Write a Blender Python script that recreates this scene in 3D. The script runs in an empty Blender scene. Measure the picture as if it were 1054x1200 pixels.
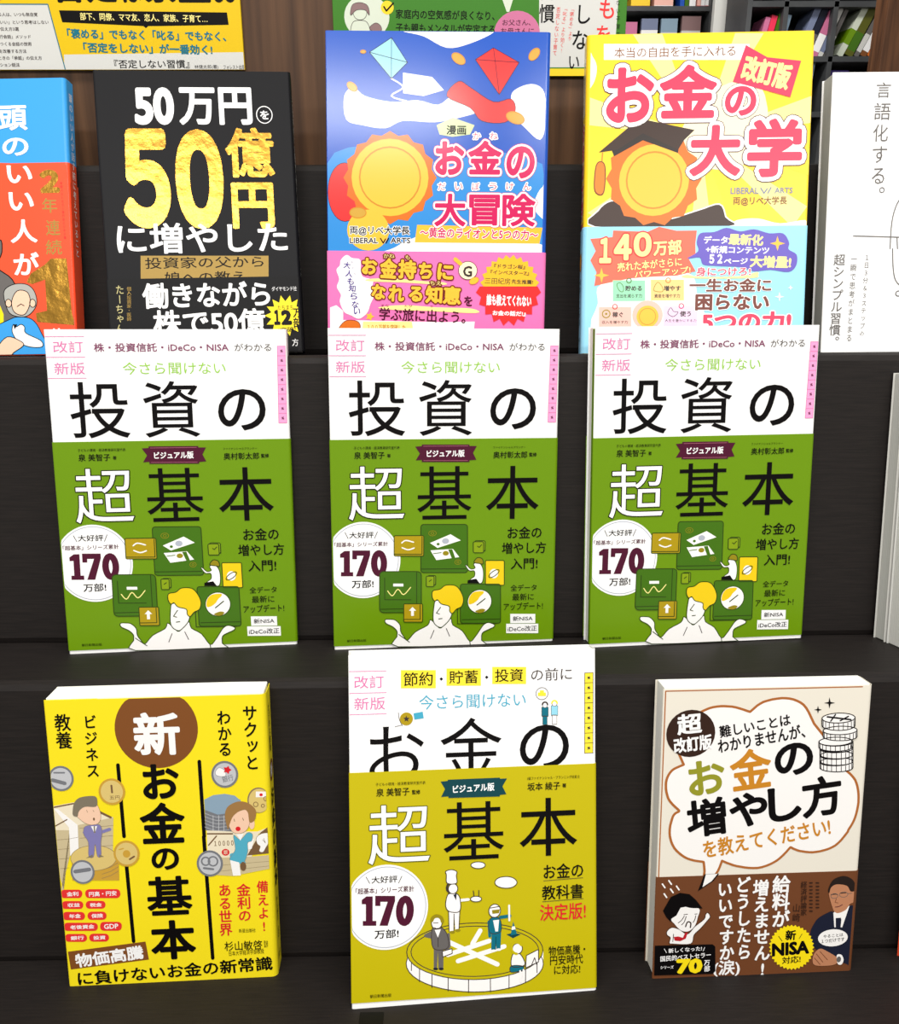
import bpy, bmesh, math
from mathutils import Vector, Matrix, Euler
from mathutils.geometry import delaunay_2d_cdt

SC = bpy.context.scene
COL = SC.collection

# ------------------------------------------------------------------ camera, world, lamps, exposure
cam_data = bpy.data.cameras.new('camera')
cam = bpy.data.objects.new('camera', cam_data)
COL.objects.link(cam)
SC.camera = cam
cam_data.sensor_fit = 'VERTICAL'
cam_data.sensor_height = 36.0
cam_data.lens = 36.0 * 1054.0 / 1200.0
cam_data.clip_start = 0.02
cam.matrix_world = Matrix(((0.999873, 0.007675, -0.013947, 0.000000), (-0.015705, 0.332396, -0.943009, 0.000000), (-0.002602, 0.943109, 0.332474, 1.300000), (0.000000, 0.000000, 0.000000, 1.000000)))

world = bpy.data.worlds.new('shop_air')
SC.world = world
world.use_nodes = True
world.node_tree.nodes['Background'].inputs[0].default_value = (1.0, 0.98, 0.95, 1)
world.node_tree.nodes['Background'].inputs[1].default_value = 0.34

def lamp(name, loc, target, size, size_y, power, color=(1, .97, .92)):
    d = bpy.data.lights.new(name, 'AREA')
    d.shape = 'RECTANGLE'; d.size = size; d.size_y = size_y; d.energy = power; d.color = color
    o = bpy.data.objects.new(name, d); COL.objects.link(o)
    o.location = loc
    o.rotation_euler = (Vector(target) - Vector(loc)).to_track_quat('-Z', 'Y').to_euler()
    return o
lamp('ceiling_lamp', (-0.62, -2.1, 2.75), (-0.2, 0.5, 1.1), 1.2, .14, 19)
lamp('ceiling_lamp', (0.86, -2.1, 2.75), (0.2, 0.5, 1.1), 1.2, .14, 19)
lamp('ceiling_lamp', (0, 0.1, 2.75), (0, 0.45, 0.9), 1.8, .3, 24)
lamp('ceiling_lamp', (0.5, 3.2, 2.9), (0.5, 4.5, 1.5), 1.6, .3, 25)
vs = SC.view_settings
vs.view_transform = 'Standard'; vs.look = 'None'; vs.gamma = 1.0; vs.use_curve_mapping = False
vs.exposure = 0.42

# ------------------------------------------------------------------ materials
RGB = dict(amber_ink=(205, 135, 35),
    apricot=(250, 205, 130),
    aqua_ink=(70, 170, 200),
    badge_grey=(178, 184, 198),
    blush=(246, 190, 176),
    bright_blue=(50, 140, 215),
    brown_ink=(128, 76, 34),
    carrot=(235, 125, 30),
    cocoa=(112, 52, 40),
    coin_gold=(205, 160, 60),
    coin_pale=(222, 196, 120),
    coin_silver=(196, 198, 202),
    copper_ink=(176, 104, 48),
    coral=(250, 105, 80),
    cream_tint=(252, 240, 200),
    cream=(236, 230, 216),
    dark_brown=(52, 30, 20),
    dark_leaf=(44, 66, 10),
    dark_olive=(90, 92, 20),
    dark_silver=(120, 122, 128),
    deep_brown=(110, 40, 20),
    deep_teal=(10, 66, 74),
    dull_gold=(168, 136, 62),
    gold_foil=(186, 140, 58),
    gold_print=(246, 190, 50),
    hair_black=(36, 26, 22),
    hair_brown=(160, 120, 70),
    hair_grey=(128, 118, 100),
    ink=(10, 7, 8),
    leaf_ink=(150, 205, 70),
    lemon=(240, 205, 20),
    lemon_pale=(255, 240, 150),
    lilac_tint=(238, 205, 235),
    lime_yellow=(196, 182, 6),
    leaf_green=(108, 148, 6),
    magenta_ink=(206, 22, 90),
    marigold=(255, 190, 60),
    marker_yellow=(252, 228, 60),
    mid_grey=(104, 100, 98),
    mint=(150, 222, 180),
    moss=(66, 112, 14),
    mustard=(176, 150, 16),
    navy=(26, 30, 50),
    note_beige=(206, 190, 150),
    note_brown=(120, 90, 60),
    note_light=(240, 228, 200),
    note_line=(140, 120, 90),
    olive=(150, 135, 20),
    olive_gold=(150, 150, 40),
    olive_leaf=(134, 160, 16),
    pale_aqua=(150, 215, 235),
    pale_gold=(200, 190, 130),
    pale_green=(200, 215, 160),
    pale_sage=(214, 222, 204),
    paper_grey=(212, 212, 208),
    paper_white=(250, 250, 250),
    pink_disc=(205, 115, 155),
    pink_ink=(226, 120, 176),
    pink_paper=(248, 166, 214),
    plum_ink=(130, 66, 100),
    print_white=(250, 248, 246),
    red_ink=(220, 30, 40),
    rose_ink=(200, 120, 140),
    rose_red=(240, 55, 90),
    rust=(222, 112, 30),
    signal_yellow=(252, 226, 20),
    silver_hair=(176, 176, 170),
    skin=(246, 205, 176),
    skin_shade=(120, 70, 44),
    skin_tan=(190, 130, 95),
    sky_blue=(28, 84, 186),
    sky_print=(58, 160, 232),
    slate=(120, 130, 160),
    soft_ink=(60, 50, 48),
    steel_blue=(140, 165, 185),
    suit_aqua=(84, 175, 200),
    suit_lilac=(130, 125, 180),
    sun_yellow=(253, 212, 40),
    tag_red=(232, 50, 50),
    taupe=(140, 112, 112),
    teal=(10, 110, 130),
    tie_red=(190, 30, 40),
    vermilion=(240, 84, 48),
    violet=(98, 82, 186),
    violet_ink=(70, 50, 140),
    white_ink=(250, 250, 250),
    wine=(78, 14, 44),
    black_cover=(15, 15, 19),
    black_band=(13, 13, 16),
    band_brown=(112, 66, 38),
    pink_band=(242, 120, 184),
    sky_band=(150, 216, 242),
    yellow_cover=(250, 228, 30),
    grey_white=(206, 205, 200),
    poster_yellow=(228, 190, 6),  # poster yellow and green are darkened: the shade they hang in is in the colour
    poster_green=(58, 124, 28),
    taped_black=(8, 8, 8))
METAL = {'gold_foil'}
DARK = {'ink', 'black_cover', 'black_band', 'taped_black'}   # matt black ink and paper
MATS = {}

def lin(c):
    c /= 255.0
    return c / 12.92 if c <= .04045 else ((c + .055) / 1.055) ** 2.4

def mat(name, rough=.42):
    key = '%s_%02d' % (name, int(rough * 100))
    if key in MATS:
        return MATS[key]
    m = bpy.data.materials.new(key); m.use_nodes = True
    nt = m.node_tree; p = nt.nodes['Principled BSDF']
    c = tuple(lin(v) for v in RGB[name]) + (1,)
    p.inputs['Base Color'].default_value = c
    p.inputs['Roughness'].default_value = rough
    p.inputs['Specular IOR Level'].default_value = .15 if name in DARK else .3
    if name in METAL:
        p.inputs['Metallic'].default_value = 1.0
        p.inputs['Roughness'].default_value = .24
        n = nt.nodes.new('ShaderNodeTexNoise'); n.inputs['Scale'].default_value = 110; n.inputs['Detail'].default_value = 3
        tc = nt.nodes.new('ShaderNodeTexCoord'); nt.links.new(tc.outputs['Object'], n.inputs['Vector'])
        b = nt.nodes.new('ShaderNodeBump'); b.inputs['Strength'].default_value = .45; b.inputs['Distance'].default_value = .0009
        nt.links.new(n.outputs['Fac'], b.inputs['Height']); nt.links.new(b.outputs['Normal'], p.inputs['Normal'])
    MATS[key] = m
    return m

def procedural(name, c1, c2, rough, scale, stretch=(1, 1, 1), detail=4, bump=0.0, kind='noise', contrast=(.35, .65), dist=.001, spec=.3):
    if name in MATS:
        return MATS[name]
    m = bpy.data.materials.new(name); m.use_nodes = True
    nt = m.node_tree; p = nt.nodes['Principled BSDF']
    tc = nt.nodes.new('ShaderNodeTexCoord'); mp = nt.nodes.new('ShaderNodeMapping')
    mp.inputs['Scale'].default_value = stretch
    nt.links.new(tc.outputs['Object'], mp.inputs['Vector'])
    if kind == 'wave':
        n = nt.nodes.new('ShaderNodeTexWave'); n.bands_direction = 'Y'; n.inputs['Distortion'].default_value = .6
        n.inputs['Detail'].default_value = detail
    else:
        n = nt.nodes.new('ShaderNodeTexNoise'); n.inputs['Detail'].default_value = detail
    n.inputs['Scale'].default_value = scale
    nt.links.new(mp.outputs['Vector'], n.inputs['Vector'])
    r = nt.nodes.new('ShaderNodeValToRGB')
    r.color_ramp.elements[0].position, r.color_ramp.elements[1].position = contrast
    r.color_ramp.elements[0].color = tuple(lin(v) for v in c1) + (1,)
    r.color_ramp.elements[1].color = tuple(lin(v) for v in c2) + (1,)
    nt.links.new(n.outputs[1 if kind == 'wave' else 0], r.inputs['Fac'])
    nt.links.new(r.outputs['Color'], p.inputs['Base Color'])
    p.inputs['Roughness'].default_value = rough
    p.inputs['Specular IOR Level'].default_value = spec
    if bump:
        b = nt.nodes.new('ShaderNodeBump'); b.inputs['Strength'].default_value = bump; b.inputs['Distance'].default_value = dist
        nt.links.new(n.outputs[1 if kind == 'wave' else 0], b.inputs['Height']); nt.links.new(b.outputs['Normal'], p.inputs['Normal'])
    MATS[name] = m
    return m

STAND = procedural('black_board', (24, 21, 20), (36, 31, 29), .6, 160, (.3, 5, 5), 3, .08, spec=.2, contrast=(.2, .8))
WOOD = procedural('brown_wood', (62, 41, 27), (100, 70, 47), .5, 14, (9, 9, .35), 6, .15, contrast=(.3, .7))
DARKWOOD = procedural('red_brown_wood', (70, 44, 28), (112, 74, 48), .5, 8, (6, 6, .4), 6, .1)
PAGES = procedural('page_edges', (226, 224, 216), (252, 251, 246), .8, 1500, (0, 1, 0), 2, 0, contrast=(.2, .6))
GREYPAGES = procedural('grey_page_edges', (176, 176, 170), (208, 208, 202), .8, 1500, (0, 1, 0), 2, 0, contrast=(.2, .6))
LIGHTPAGES = procedural('pale_page_edges', (206, 205, 200), (228, 227, 222), .8, 1500, (0, 1, 0), 2, 0, contrast=(.2, .6))
SHELF = procedural('grey_shelf', (62, 64, 66), (78, 80, 82), .5, 5)
SHELFDARK = procedural('dark_shelf_back', (34, 34, 36), (44, 44, 46), .7, 5)
FLOOR = procedural('shop_floor', (120, 112, 102), (150, 142, 130), .4, 3)
PLASTER = procedural('plaster', (150, 148, 142), (168, 166, 160), .8, 6)

# ------------------------------------------------------------------ objects
def link(name, verts, faces, mats, parent=None, midx=None, smooth=False):
    me = bpy.data.meshes.new(name)
    me.from_pydata([tuple(v) for v in verts], [], [tuple(f) for f in faces])
    for m in mats:
        me.materials.append(m)
    if midx:
        for p, i in zip(me.polygons, midx):
            p.material_index = i
    if smooth:
        for p in me.polygons:
            p.use_smooth = True
    me.update()
    o = bpy.data.objects.new(name, me); COL.objects.link(o)
    if parent:
        o.parent = parent
    return o

def thing(name, label, cat, loc, rot=(0, 0, 0), group=None):
    o = bpy.data.objects.new(name, None); COL.objects.link(o)
    o.empty_display_size = .03
    o.location = loc; o.rotation_euler = rot
    return tag(o, label, cat, group)

def tag(o, label, cat, group=None):
    o['label'] = label; o['category'] = cat
    if group:
        o['group'] = group
    return o

def structure(o):
    o['kind'] = 'structure'
    return o

def box(name, a, b, m, parent=None, bevel=.001):
    bm = bmesh.new()
    bmesh.ops.create_cube(bm, size=1)
    for v in bm.verts:
        v.co = Vector(((a[i] + b[i]) / 2 + v.co[i] * (b[i] - a[i]) for i in range(3)))
    if bevel:
        bmesh.ops.bevel(bm, geom=bm.edges[:], offset=bevel, segments=2, affect='EDGES', profile=.5)
    me = bpy.data.meshes.new(name); bm.to_mesh(me); bm.free()
    me.materials.append(m)
    o = bpy.data.objects.new(name, me); COL.objects.link(o)
    if parent:
        o.parent = parent
    return o

# ------------------------------------------------------------------ lettering: Blender's own font, thickened and laid flat
_fc = bpy.data.curves.new('letter', 'FONT'); _fo = bpy.data.objects.new('letter', _fc); COL.objects.link(_fo)
_fc.resolution_u = 3
CACHE = {}

def glyphs(st, big):
    key = (st, big)
    if key not in CACHE:
        _fc.resolution_u = (1, 2, 5)[big]
        _fc.body = st
        bpy.context.view_layer.update()
        e = _fo.evaluated_get(bpy.context.evaluated_depsgraph_get()); me = e.to_mesh()
        V = [(v.co.x, v.co.y) for v in me.vertices]; F = []
        for p in me.polygons:
            f = tuple(p.vertices)
            ar = sum(V[f[i]][0] * V[f[(i + 1) % len(f)]][1] - V[f[(i + 1) % len(f)]][0] * V[f[i]][1] for i in range(len(f)))
            if abs(ar) > 4e-6:
                F.append(f if ar > 0 else f[::-1])
        e.to_mesh_clear()
        CACHE[key] = (V, F)
    return CACHE[key]

def union(vs, fs):
    """the union of convex, counter-clockwise faces as one flat mesh"""
    o = delaunay_2d_cdt([Vector(v) for v in vs], [], fs, 1, 1e-6)
    P = [tuple(v) for v in o[0]]
    def inside(f, x, y):
        for i in range(len(f)):
            a, b = vs[f[i]], vs[f[(i + 1) % len(f)]]
            if (b[0] - a[0]) * (y - a[1]) - (b[1] - a[1]) * (x - a[0]) < -1e-7:
                return False
        return True
    keep = []
    for f, og in zip(o[2], o[5]):
        if og:
            x, y = sum(P[i][0] for i in f) / len(f), sum(P[i][1] for i in f) / len(f)
            if any(inside(fs[k], x, y) for k in og):
                keep.append(tuple(f))
    return P, keep

def stroke_faces(vs, fs, A, B, r, caps, n=8):
    d = Vector((B[0] - A[0], B[1] - A[1]))
    if d.length < 1e-6:
        return
    d.normalize(); nx, ny = -d.y * r, d.x * r
    k = len(vs)
    vs += [(A[0] - nx, A[1] - ny), (B[0] - nx, B[1] - ny), (B[0] + nx, B[1] + ny), (A[0] + nx, A[1] + ny)]
    fs.append([k, k + 1, k + 2, k + 3])
    for Q in caps:
        k = len(vs)
        vs += [(Q[0] + r * math.cos(t * 2 * math.pi / n), Q[1] + r * math.sin(t * 2 * math.pi / n)) for t in range(n)]
        fs.append(list(range(k, k + n)))

def fat(st, r, big=1):
    key = (st, round(r, 4), big)
    if key in CACHE:
        return CACHE[key]
    V, F = glyphs(st, big)
    if r > 0:
        cnt = {}
        for f in F:
            for i in range(len(f)):
                k = tuple(sorted((f[i], f[(i + 1) % len(f)])))
                cnt[k] = cnt.get(k, 0) + 1
        vs = list(V); fs = [list(f) for f in F]; seen = set()
        for (a, b), c in cnt.items():
            if c == 1:
                caps = [V[q] for q in (a, b) if q not in seen]
                seen.update((a, b))
                stroke_faces(vs, fs, V[a], V[b], r, caps, (4, 6, 8)[big])
        V, F = union(vs, fs)
    CACHE[key] = (V, F)
    return V, F

def smooth_pts(p, n, closed):
    out = []; N = len(p)
    for i in range(N if closed else N - 1):
        g = lambda k: p[k % N] if closed else p[min(max(k, 0), N - 1)]
        a, b, c, d = g(i - 1), g(i), g(i + 1), g(i + 2)
        for j in range(n):
            t = j / n
            out.append(tuple(.5 * (2 * b[q] + (c[q] - a[q]) * t + (2 * a[q] - 5 * b[q] + 4 * c[q] - d[q]) * t * t + (3 * b[q] - a[q] - 3 * c[q] + d[q]) * t ** 3) for q in (0, 1)))
    if not closed:
        out.append(p[-1])
    return out

STEP = 6e-5   # thickness of one ink layer, metres

class Sheet:
    """Print on one face of a thing: millimetres, u to the right and v down from the top left corner."""
    def __init__(s, host, w, h, face='front', lift=.0003, width=None, depth=None, rough=.42, u0=.3, u1=None, v0=.3, v1=None):
        s.host, s.w, s.h, s.face, s.lift, s.W, s.D, s.rough = host, w, h, face, lift, width or w, depth or 0, rough
        s.u0, s.u1, s.v0, s.v1 = u0, u1 if u1 is not None else w - .3, v0, v1 if v1 is not None else h - .3
        s.data = {}; s.count = {}; s.cur = 'lettering'
    def part(s, name):
        s.cur = name
    def xyz(s, u, v, L):
        d = s.lift + L * STEP
        z = (s.h - v) / 1000
        if s.face == 'front':
            return ((u - s.w / 2) / 1000, -d, z)
        if s.face == 'right':
            return (s.W / 2000 + d, u / 1000, z)
        return (-s.W / 2000 - d, (s.w - u) / 1000, z)
    def add(s, V, F, m, L):
        d = s.data.setdefault(s.cur, ([], [], [], []))
        if m not in d[3]:
            d[3].append(m)
        k = len(d[0]); i = d[3].index(m)
        s.count[round(L, 1)] = c = s.count.get(round(L, 1), 0) + 1
        d[0].extend(s.xyz(u, v, L + .012 * c) for u, v in V)   # later shapes lie on earlier ones
        for f in F:
            ar = sum(V[f[j]][0] * V[f[(j + 1) % len(f)]][1] - V[f[(j + 1) % len(f)]][0] * V[f[j]][1] for j in range(len(f)))
            d[1].append([k + q for q in (f if ar < 0 else f[::-1])]); d[2].append(i)
    def cl(s, p):
        return (min(max(p[0], s.u0), s.u1), min(max(p[1], s.v0), s.v1))
    def P(s, m, L, pts, n=0, line=None, lw=0):
        if n:
            pts = smooth_pts(pts, n, True)
        pts = [s.cl(p) for p in pts]
        q = [p for i, p in enumerate(pts) if math.dist(p, pts[i - 1]) > .01]
        if m and len(q) > 2:
            s.add(q, [list(range(len(q)))], m, L)
        if line:
            s.S(line, L + .5, lw, q, closed=True)
    def E(s, m, L, cx, cy, rx, ry, a=0, n=28, line=None, lw=0):
        c, d = math.cos(math.radians(a)), math.sin(math.radians(a))
        q = []
        for i in range(n):
            x, y = rx * math.cos(2 * math.pi * i / n), ry * math.sin(2 * math.pi * i / n)
            q.append((cx + x * c - y * d, cy + x * d + y * c))
        s.P(m, L, q, 0, line, lw)
    def S(s, m, L, w, pts, closed=False, n=0):
        if n:
            pts = smooth_pts(pts, n, closed)
        pts = [s.cl(p) for p in pts]
        vs, fs = [], []
        r = w / 2
        for i in range(len(pts) if closed else len(pts) - 1):
            A, B = pts[i], pts[(i + 1) % len(pts)]
            stroke_faces(vs, fs, A, B, r, [A] if (closed or i < len(pts) - 2) else [A, B], 8)
        if fs:
            V, F = union(vs, fs)
            s.add([s.cl(p) for p in V], F, m, L)
    def T(s, st, cx, cy, w, h, m, b=0, L=2, o=(), a=0):
        big = 2 if h > 12 else 1 if h > 2.3 else 0
        V, F = fat(st, b, big)
        if not V:
            return
        x0, x1 = min(p[0] for p in V), max(p[0] for p in V); y0, y1 = min(p[1] for p in V), max(p[1] for p in V)
        sx, sy = w / max(x1 - x0, .01), h / max(y1 - y0, .01)
        xm, ym = (x0 + x1) / 2, (y0 + y1) / 2
        c, d = math.cos(math.radians(a)), math.sin(math.radians(a))
        def put(V):
            out = []
            for x, y in V:
                X, Y = (x - xm) * sx, -(y - ym) * sy
                out.append((cx + X * c + Y * d, cy - X * d + Y * c))
            return out
        for i, (r, mm) in enumerate(reversed(o)):
            V2, F2 = fat(st, b + r, big)
            s.add([s.cl(p) for p in put(V2)], F2, mm, L - .6 * (len(o) - i))
        s.add([s.cl(p) for p in put(V)], F, m, L)
    def V(s, st, ax, ay, ex, ey, w, m, b=0, L=2, o=()):
        n = len(st)
        k = math.hypot(ex - ax, ey - ay) / n
        for i, ch in enumerate(st):
            if ch == ' ':
                continue
            t = (i + .5) / n
            cx, cy = ax + (ex - ax) * t, ay + (ey - ay) * t
            for j, (r, mm) in enumerate(list(reversed(o)) + [(0, m)]):
                V, F = fat(ch, b + r, 1 if w > 4.2 else 0)
                xm = .5 if ord(ch) > 0x2000 else (min(p[0] for p in V) + max(p[0] for p in V)) / 2
                ym = .38
                q = []
                for x, y in V:
                    X, Y = x - xm, -(y - ym)
                    if ch in 'ー「」～…':
                        X, Y = -Y, X
                    if ch in '。、':
                        X, Y = X + .55, Y - .55
                    if ch in 'っッゃャゅュょョ':
                        X, Y = X + .08, Y - .1
                    q.append(s.cl((cx + X * w * 1.06, cy + Y * min(k * 1.02, w * 1.25))))
                s.add(q, F, mm, L - .6 * (len(o) - j))
    def build(s):
        for name, (V, F, I, M) in s.data.items():
            link(name, V, F, [mat(m, s.rough) for m in M], s.host, I)

# ------------------------------------------------------------------ books
def cover_path(w, t, r, spine, off):
    """centre line of a jacket seen from above, from the front flap round the spine to the back flap"""
    x0, x1 = -w / 2 - off, w / 2 + off
    y0, y1 = -off, t + off
    r = r + off
    flap = .03
    P = [(x0 + flap, y0 + .0008), (x0 + .0012, y0 + .0008), (x0 + .0004, y0 + .0007), (x0, y0 + .0004), (x0 + .0004, y0 + .0001), (x0 + .0012, y0)]
    for i in range(7):
        a = -math.pi / 2 + i * math.pi / 12
        P.append((x1 - r + r * math.cos(a), y0 + r + r * math.sin(a)))
    for i in range(7):
        a = i * math.pi / 12
        P.append((x1 - r + r * math.cos(a), y1 - r + r * math.sin(a)))
    P += [(x0 + .0012, y1), (x0 + .0004, y1 - .0001), (x0, y1 - .0004), (x0 + .0004, y1 - .0007), (x0 + .0012, y1 - .0008), (x0 + flap, y1 - .0008)]
    if spine == 'L':
        P = [(-x, y) for x, y in P]
    return P

def shell(name, path, zones, thick, parent, rough):
    """extrude a centre line of given thickness through one or more height zones (z0, z1, material)"""
    n = len(path); A, B = [], []
    for i, p in enumerate(path):
        q0, q1 = path[max(i - 1, 0)], path[min(i + 1, n - 1)]
        d = Vector((q1[0] - q0[0], q1[1] - q0[1])).normalized(); nx, ny = -d.y * thick / 2, d.x * thick / 2
        A.append((p[0] + nx, p[1] + ny)); B.append((p[0] - nx, p[1] - ny))
    ring = A + B[::-1]; N = len(ring)
    V, F, I = [], [], []
    for zi, (z0, z1, m) in enumerate(zones):
        k = len(V)
        V += [(x, y, z0) for x, y in ring] + [(x, y, z1) for x, y in ring]
        for i in range(N):
            j = (i + 1) % N
            F.append((k + i, k + j, k + N + j, k + N + i)); I.append(zi)
        for i in range(n - 1):
            a, b, c, d = i, i + 1, N - 2 - i, N - 1 - i
            F.append((k + d, k + c, k + b, k + a)); I.append(zi)
            F.append((k + N + a, k + N + b, k + N + c, k + N + d)); I.append(zi)
    o = link(name, V, F, [mat(m, rough) for _, _, m in zones], parent, I)
    bm = bmesh.new(); bm.from_mesh(o.data); bmesh.ops.recalc_face_normals(bm, faces=bm.faces[:]); bm.to_mesh(o.data); bm.free()
    return o

def make_book(label, loc, rot, w, h, t, zones, spine='R', band=None, rough=.42, r=.0025, pages=None, group=None, flap=None, top_gap=.0002):
    """zones: [(v0, v1, colour)] in millimetres from the top; band: the same for the paper band"""
    b = thing('book', label, 'book', loc, rot, group)
    z = lambda lst: [(h - v1 / 1000, h - v0 / 1000, c) for v0, v1, c in lst]
    sh = lambda pts: [(x, y - t / 2) for x, y in pts]
    cover = shell('cover', sh(cover_path(w, t, r, spine, 0)), z(zones), .0003, b, rough)
    sx = 1 if spine == 'R' else -1
    f0 = .0012 if not flap else .0086
    xs = sorted((-sx * (w / 2 - .0008), sx * (w / 2 - .0012)))
    box('page_block', (xs[0], f0 - t / 2, .0004), (xs[1], t / 2 - .0011, h - top_gap), pages or PAGES, b, .0004)
    if flap:
        box('flap', (xs[0] - .0004, .0012 - t / 2, .0004), (xs[0] + .06, .0082 - t / 2, h - .001), mat(flap, rough), b, .0006)
    bd = None
    if band:
        bd = shell('paper_band', sh(cover_path(w, t, r, spine, .00045)), z(band), .0002, b, rough)
    return b, cover, bd

def on_cover(host, w, h, t, face='front', band=False, rough=.42, spine='R', r=2.5, u0=None, u1=None, v0=.3, v1=None):
    """a Sheet for the print on a cover or band; its host's origin is the middle of the book's base"""
    s = Sheet(host, w if face == 'front' else t, h, face, .0002 + (.0005 if band else 0), w, t, rough,
              .3 if u0 is None else u0, u1, v0, v1)
    if face == 'front':
        if spine == 'R' and u1 is None: s.u1 = w - r
        if spine == 'L' and u0 is None: s.u0 = r
    base = s.xyz
    s.xyz = lambda u, v, L: (lambda p: (p[0], p[1] - t / 2000, p[2]))(base(u, v, L))
    return s

# ------------------------------------------------------------------ the place
structure(box('floor', (-5, -4, -.05), (5, 9, 0), FLOOR, bevel=0))
structure(box('wall_rear', (-5, 7.0, 0), (5, 7.1, 3.6), PLASTER, bevel=0))
structure(box('wall_back', (-1.3, 0.752, 0), (0.1391, 0.770, 2.3), WOOD))
stand = thing('display_stand', 'dark brown stepped display stand carrying three rows of upright books', 'display stand', (0.0000, 0.4672, 0.7337), (-0.157080, 0, 0))
box('step', (-0.95, -0.2200, 0.0000), (0.95, 0.1680, 0.1000), STAND, stand, 0.005)
box('step', (-0.95, -0.0317, 0.0990), (0.95, 0.1680, 0.2880), STAND, stand, 0.005)
box('step', (-0.95, 0.0428, 0.2870), (0.95, 0.1680, 0.4809), STAND, stand, 0.005)
box('backrest_block', (-0.95, 0.1240, 0.4799), (0.95, 0.1680, 0.6146), STAND, stand, 0.005)
box('slot_plate', (-0.0476, -0.1020, 0.0990), (-0.0336, -0.0810, 0.1006), mat('taped_black', .6), stand, 0.0002)
box('plinth', (-.95, -.2, -.55), (.95, .12, -.02), STAND, stand)

# ------------------------------------------------------------------ the three green books (one design)
green, cover, band = make_book('green and white investment paperback standing below the blue comic and above the yellow-green book', (0.0041, 0.5512, 1.0115), (-0.1582, 0.0220, 0.0951), 0.148, 0.21, 0.017, [(0, 210, 'paper_white')], band=[(70, 207.6, 'leaf_green')], rough=0.3, flap='leaf_green', group='green investment paperbacks on the middle step', r=0.0015)
s = on_cover(cover, 148, 210, 17, rough=0.3, r=0.8)
s.part('edition_mark')
s.S('pink_ink',2,0.36,[(0.3,4.4),(23.6,4.3)])
s.S('pink_ink',2,0.37,[(0.1,17),(23.4,17)])
s.S('pink_ink',2,0.37,[(-0.2,30),(23.2,30)])
s.T('改訂',13.67,10.67,17.9,7.11,'pink_ink')
s.T('新版',13.58,24.01,18.26,7.32,'pink_ink')
s.part('subtitle_lettering')
s.T('株・投資信託・iDeCo・NISA',70.32,11.14,82.49,5.43,'plum_ink',b=0.016)
s.T('がわかる',126.72,11.26,22.99,4.75,'soft_ink')
s.T('今さら聞けない',77.41,24.19,63.42,7.7,'leaf_ink')
s.part('title_lettering')
s.T('投',29.94,50.13,35.87,35.36,'ink',b=0.004)
s.T('資',74.11,50.08,34.36,35.65,'ink',b=0.004)
s.T('の',118.19,50.93,30.16,26.57,'ink',b=0.012)
s.part('side_tag')
s.P('pink_paper',1,[(142.1,10.6),(147.2,10.6),(146.5,59.7),(141.3,59.7)])
s.S('pink_ink',2,0.31,[(142.1,10.6),(147.2,10.6)])
s.S('pink_ink',2,0.31,[(142,16.7),(147.1,16.7)])
s.S('pink_ink',2,0.31,[(141.9,22.8),(147,22.8)])
s.S('pink_ink',2,0.31,[(141.8,28.9),(146.9,28.9)])
s.S('pink_ink',2,0.31,[(141.7,35),(146.8,35)])
s.S('pink_ink',2,0.31,[(141.6,41.1),(146.7,41.1)])
s.S('pink_ink',2,0.31,[(141.5,47.3),(146.6,47.3)])
s.S('pink_ink',2,0.31,[(141.4,53.5),(146.5,53.5)])
s.S('pink_ink',2,0.31,[(141.3,59.7),(146.5,59.7)])
s.S('pink_ink',2,0.31,[(142.1,10.6),(141.3,59.7)])
s.S('pink_ink',2,0.31,[(147.2,10.6),(146.5,59.7)])
s.S('plum_ink',2,0.93,[(144.3,13.3),(145.1,14.1)])
s.S('plum_ink',2,0.46,[(144.2,14.4),(145.1,12.9)])
s.S('plum_ink',2,0.93,[(144.2,19.4),(145,20.1)])
s.S('plum_ink',2,0.46,[(144.1,20.4),(145,18.9)])
s.S('plum_ink',2,0.93,[(144.1,25.5),(144.9,26.2)])
s.S('plum_ink',2,0.47,[(144,26.5),(144.9,25)])
s.S('plum_ink',2,0.93,[(144,31.6),(144.8,32.3)])
s.S('plum_ink',2,0.47,[(143.9,32.6),(144.8,31.1)])
s.S('plum_ink',2,0.93,[(143.9,37.7),(144.7,38.5)])
s.S('plum_ink',2,0.47,[(143.8,38.8),(144.7,37.2)])
s.S('plum_ink',2,0.94,[(143.8,43.8),(144.6,44.6)])
s.S('plum_ink',2,0.47,[(143.7,44.9),(144.6,43.4)])
s.S('plum_ink',2,0.94,[(143.7,50),(144.5,50.8)])
s.S('plum_ink',2,0.47,[(143.6,51.1),(144.5,49.6)])
s.S('plum_ink',2,0.94,[(143.6,56.2),(144.4,57)])
s.S('plum_ink',2,0.47,[(143.5,57.3),(144.4,55.8)])
s.build()
s = on_cover(cover, 148, 210, 17, face='right', rough=0.3)
s.part('lettering')
s.V('今さら聞けない',6.5,14,6.5,40,3,'leaf_ink')
s.V('投資の',7,42,7,68,6,'ink')
s.build()
s = on_cover(band, 148, 210, 17, band=True, rough=0.3)
s.part('author_lettering')
s.T('子どもの環境・経済教育研究室代表',29.55,75.39,29.37,1.97,'ink')
s.T('泉 美智子',24.74,80.11,19.57,4.55,'ink',b=0.01)
s.T('著',37.19,80.48,2.27,2.28,'ink',b=0.01)
s.part('supervisor_lettering')
s.T('奥村彰太郎',116.6,80.78,22.62,4.48,'ink',b=0.01)
s.T('監修',131.69,80.79,5.02,2.63,'ink',b=0.02)
s.T('ファイナンシャルプランナー',115.99,75.91,21.49,1.54,'ink')
s.part('ribbon')
s.P('wine',1,[(54.3,74.8),(60.7,74.4),(60.7,83.4),(54.6,83.7),(57.3,79.3)])
s.P('wine',1,[(88.3,74.7),(94.4,74.8),(92,79.3),(94.2,83.8),(88.3,84.2)])
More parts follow.
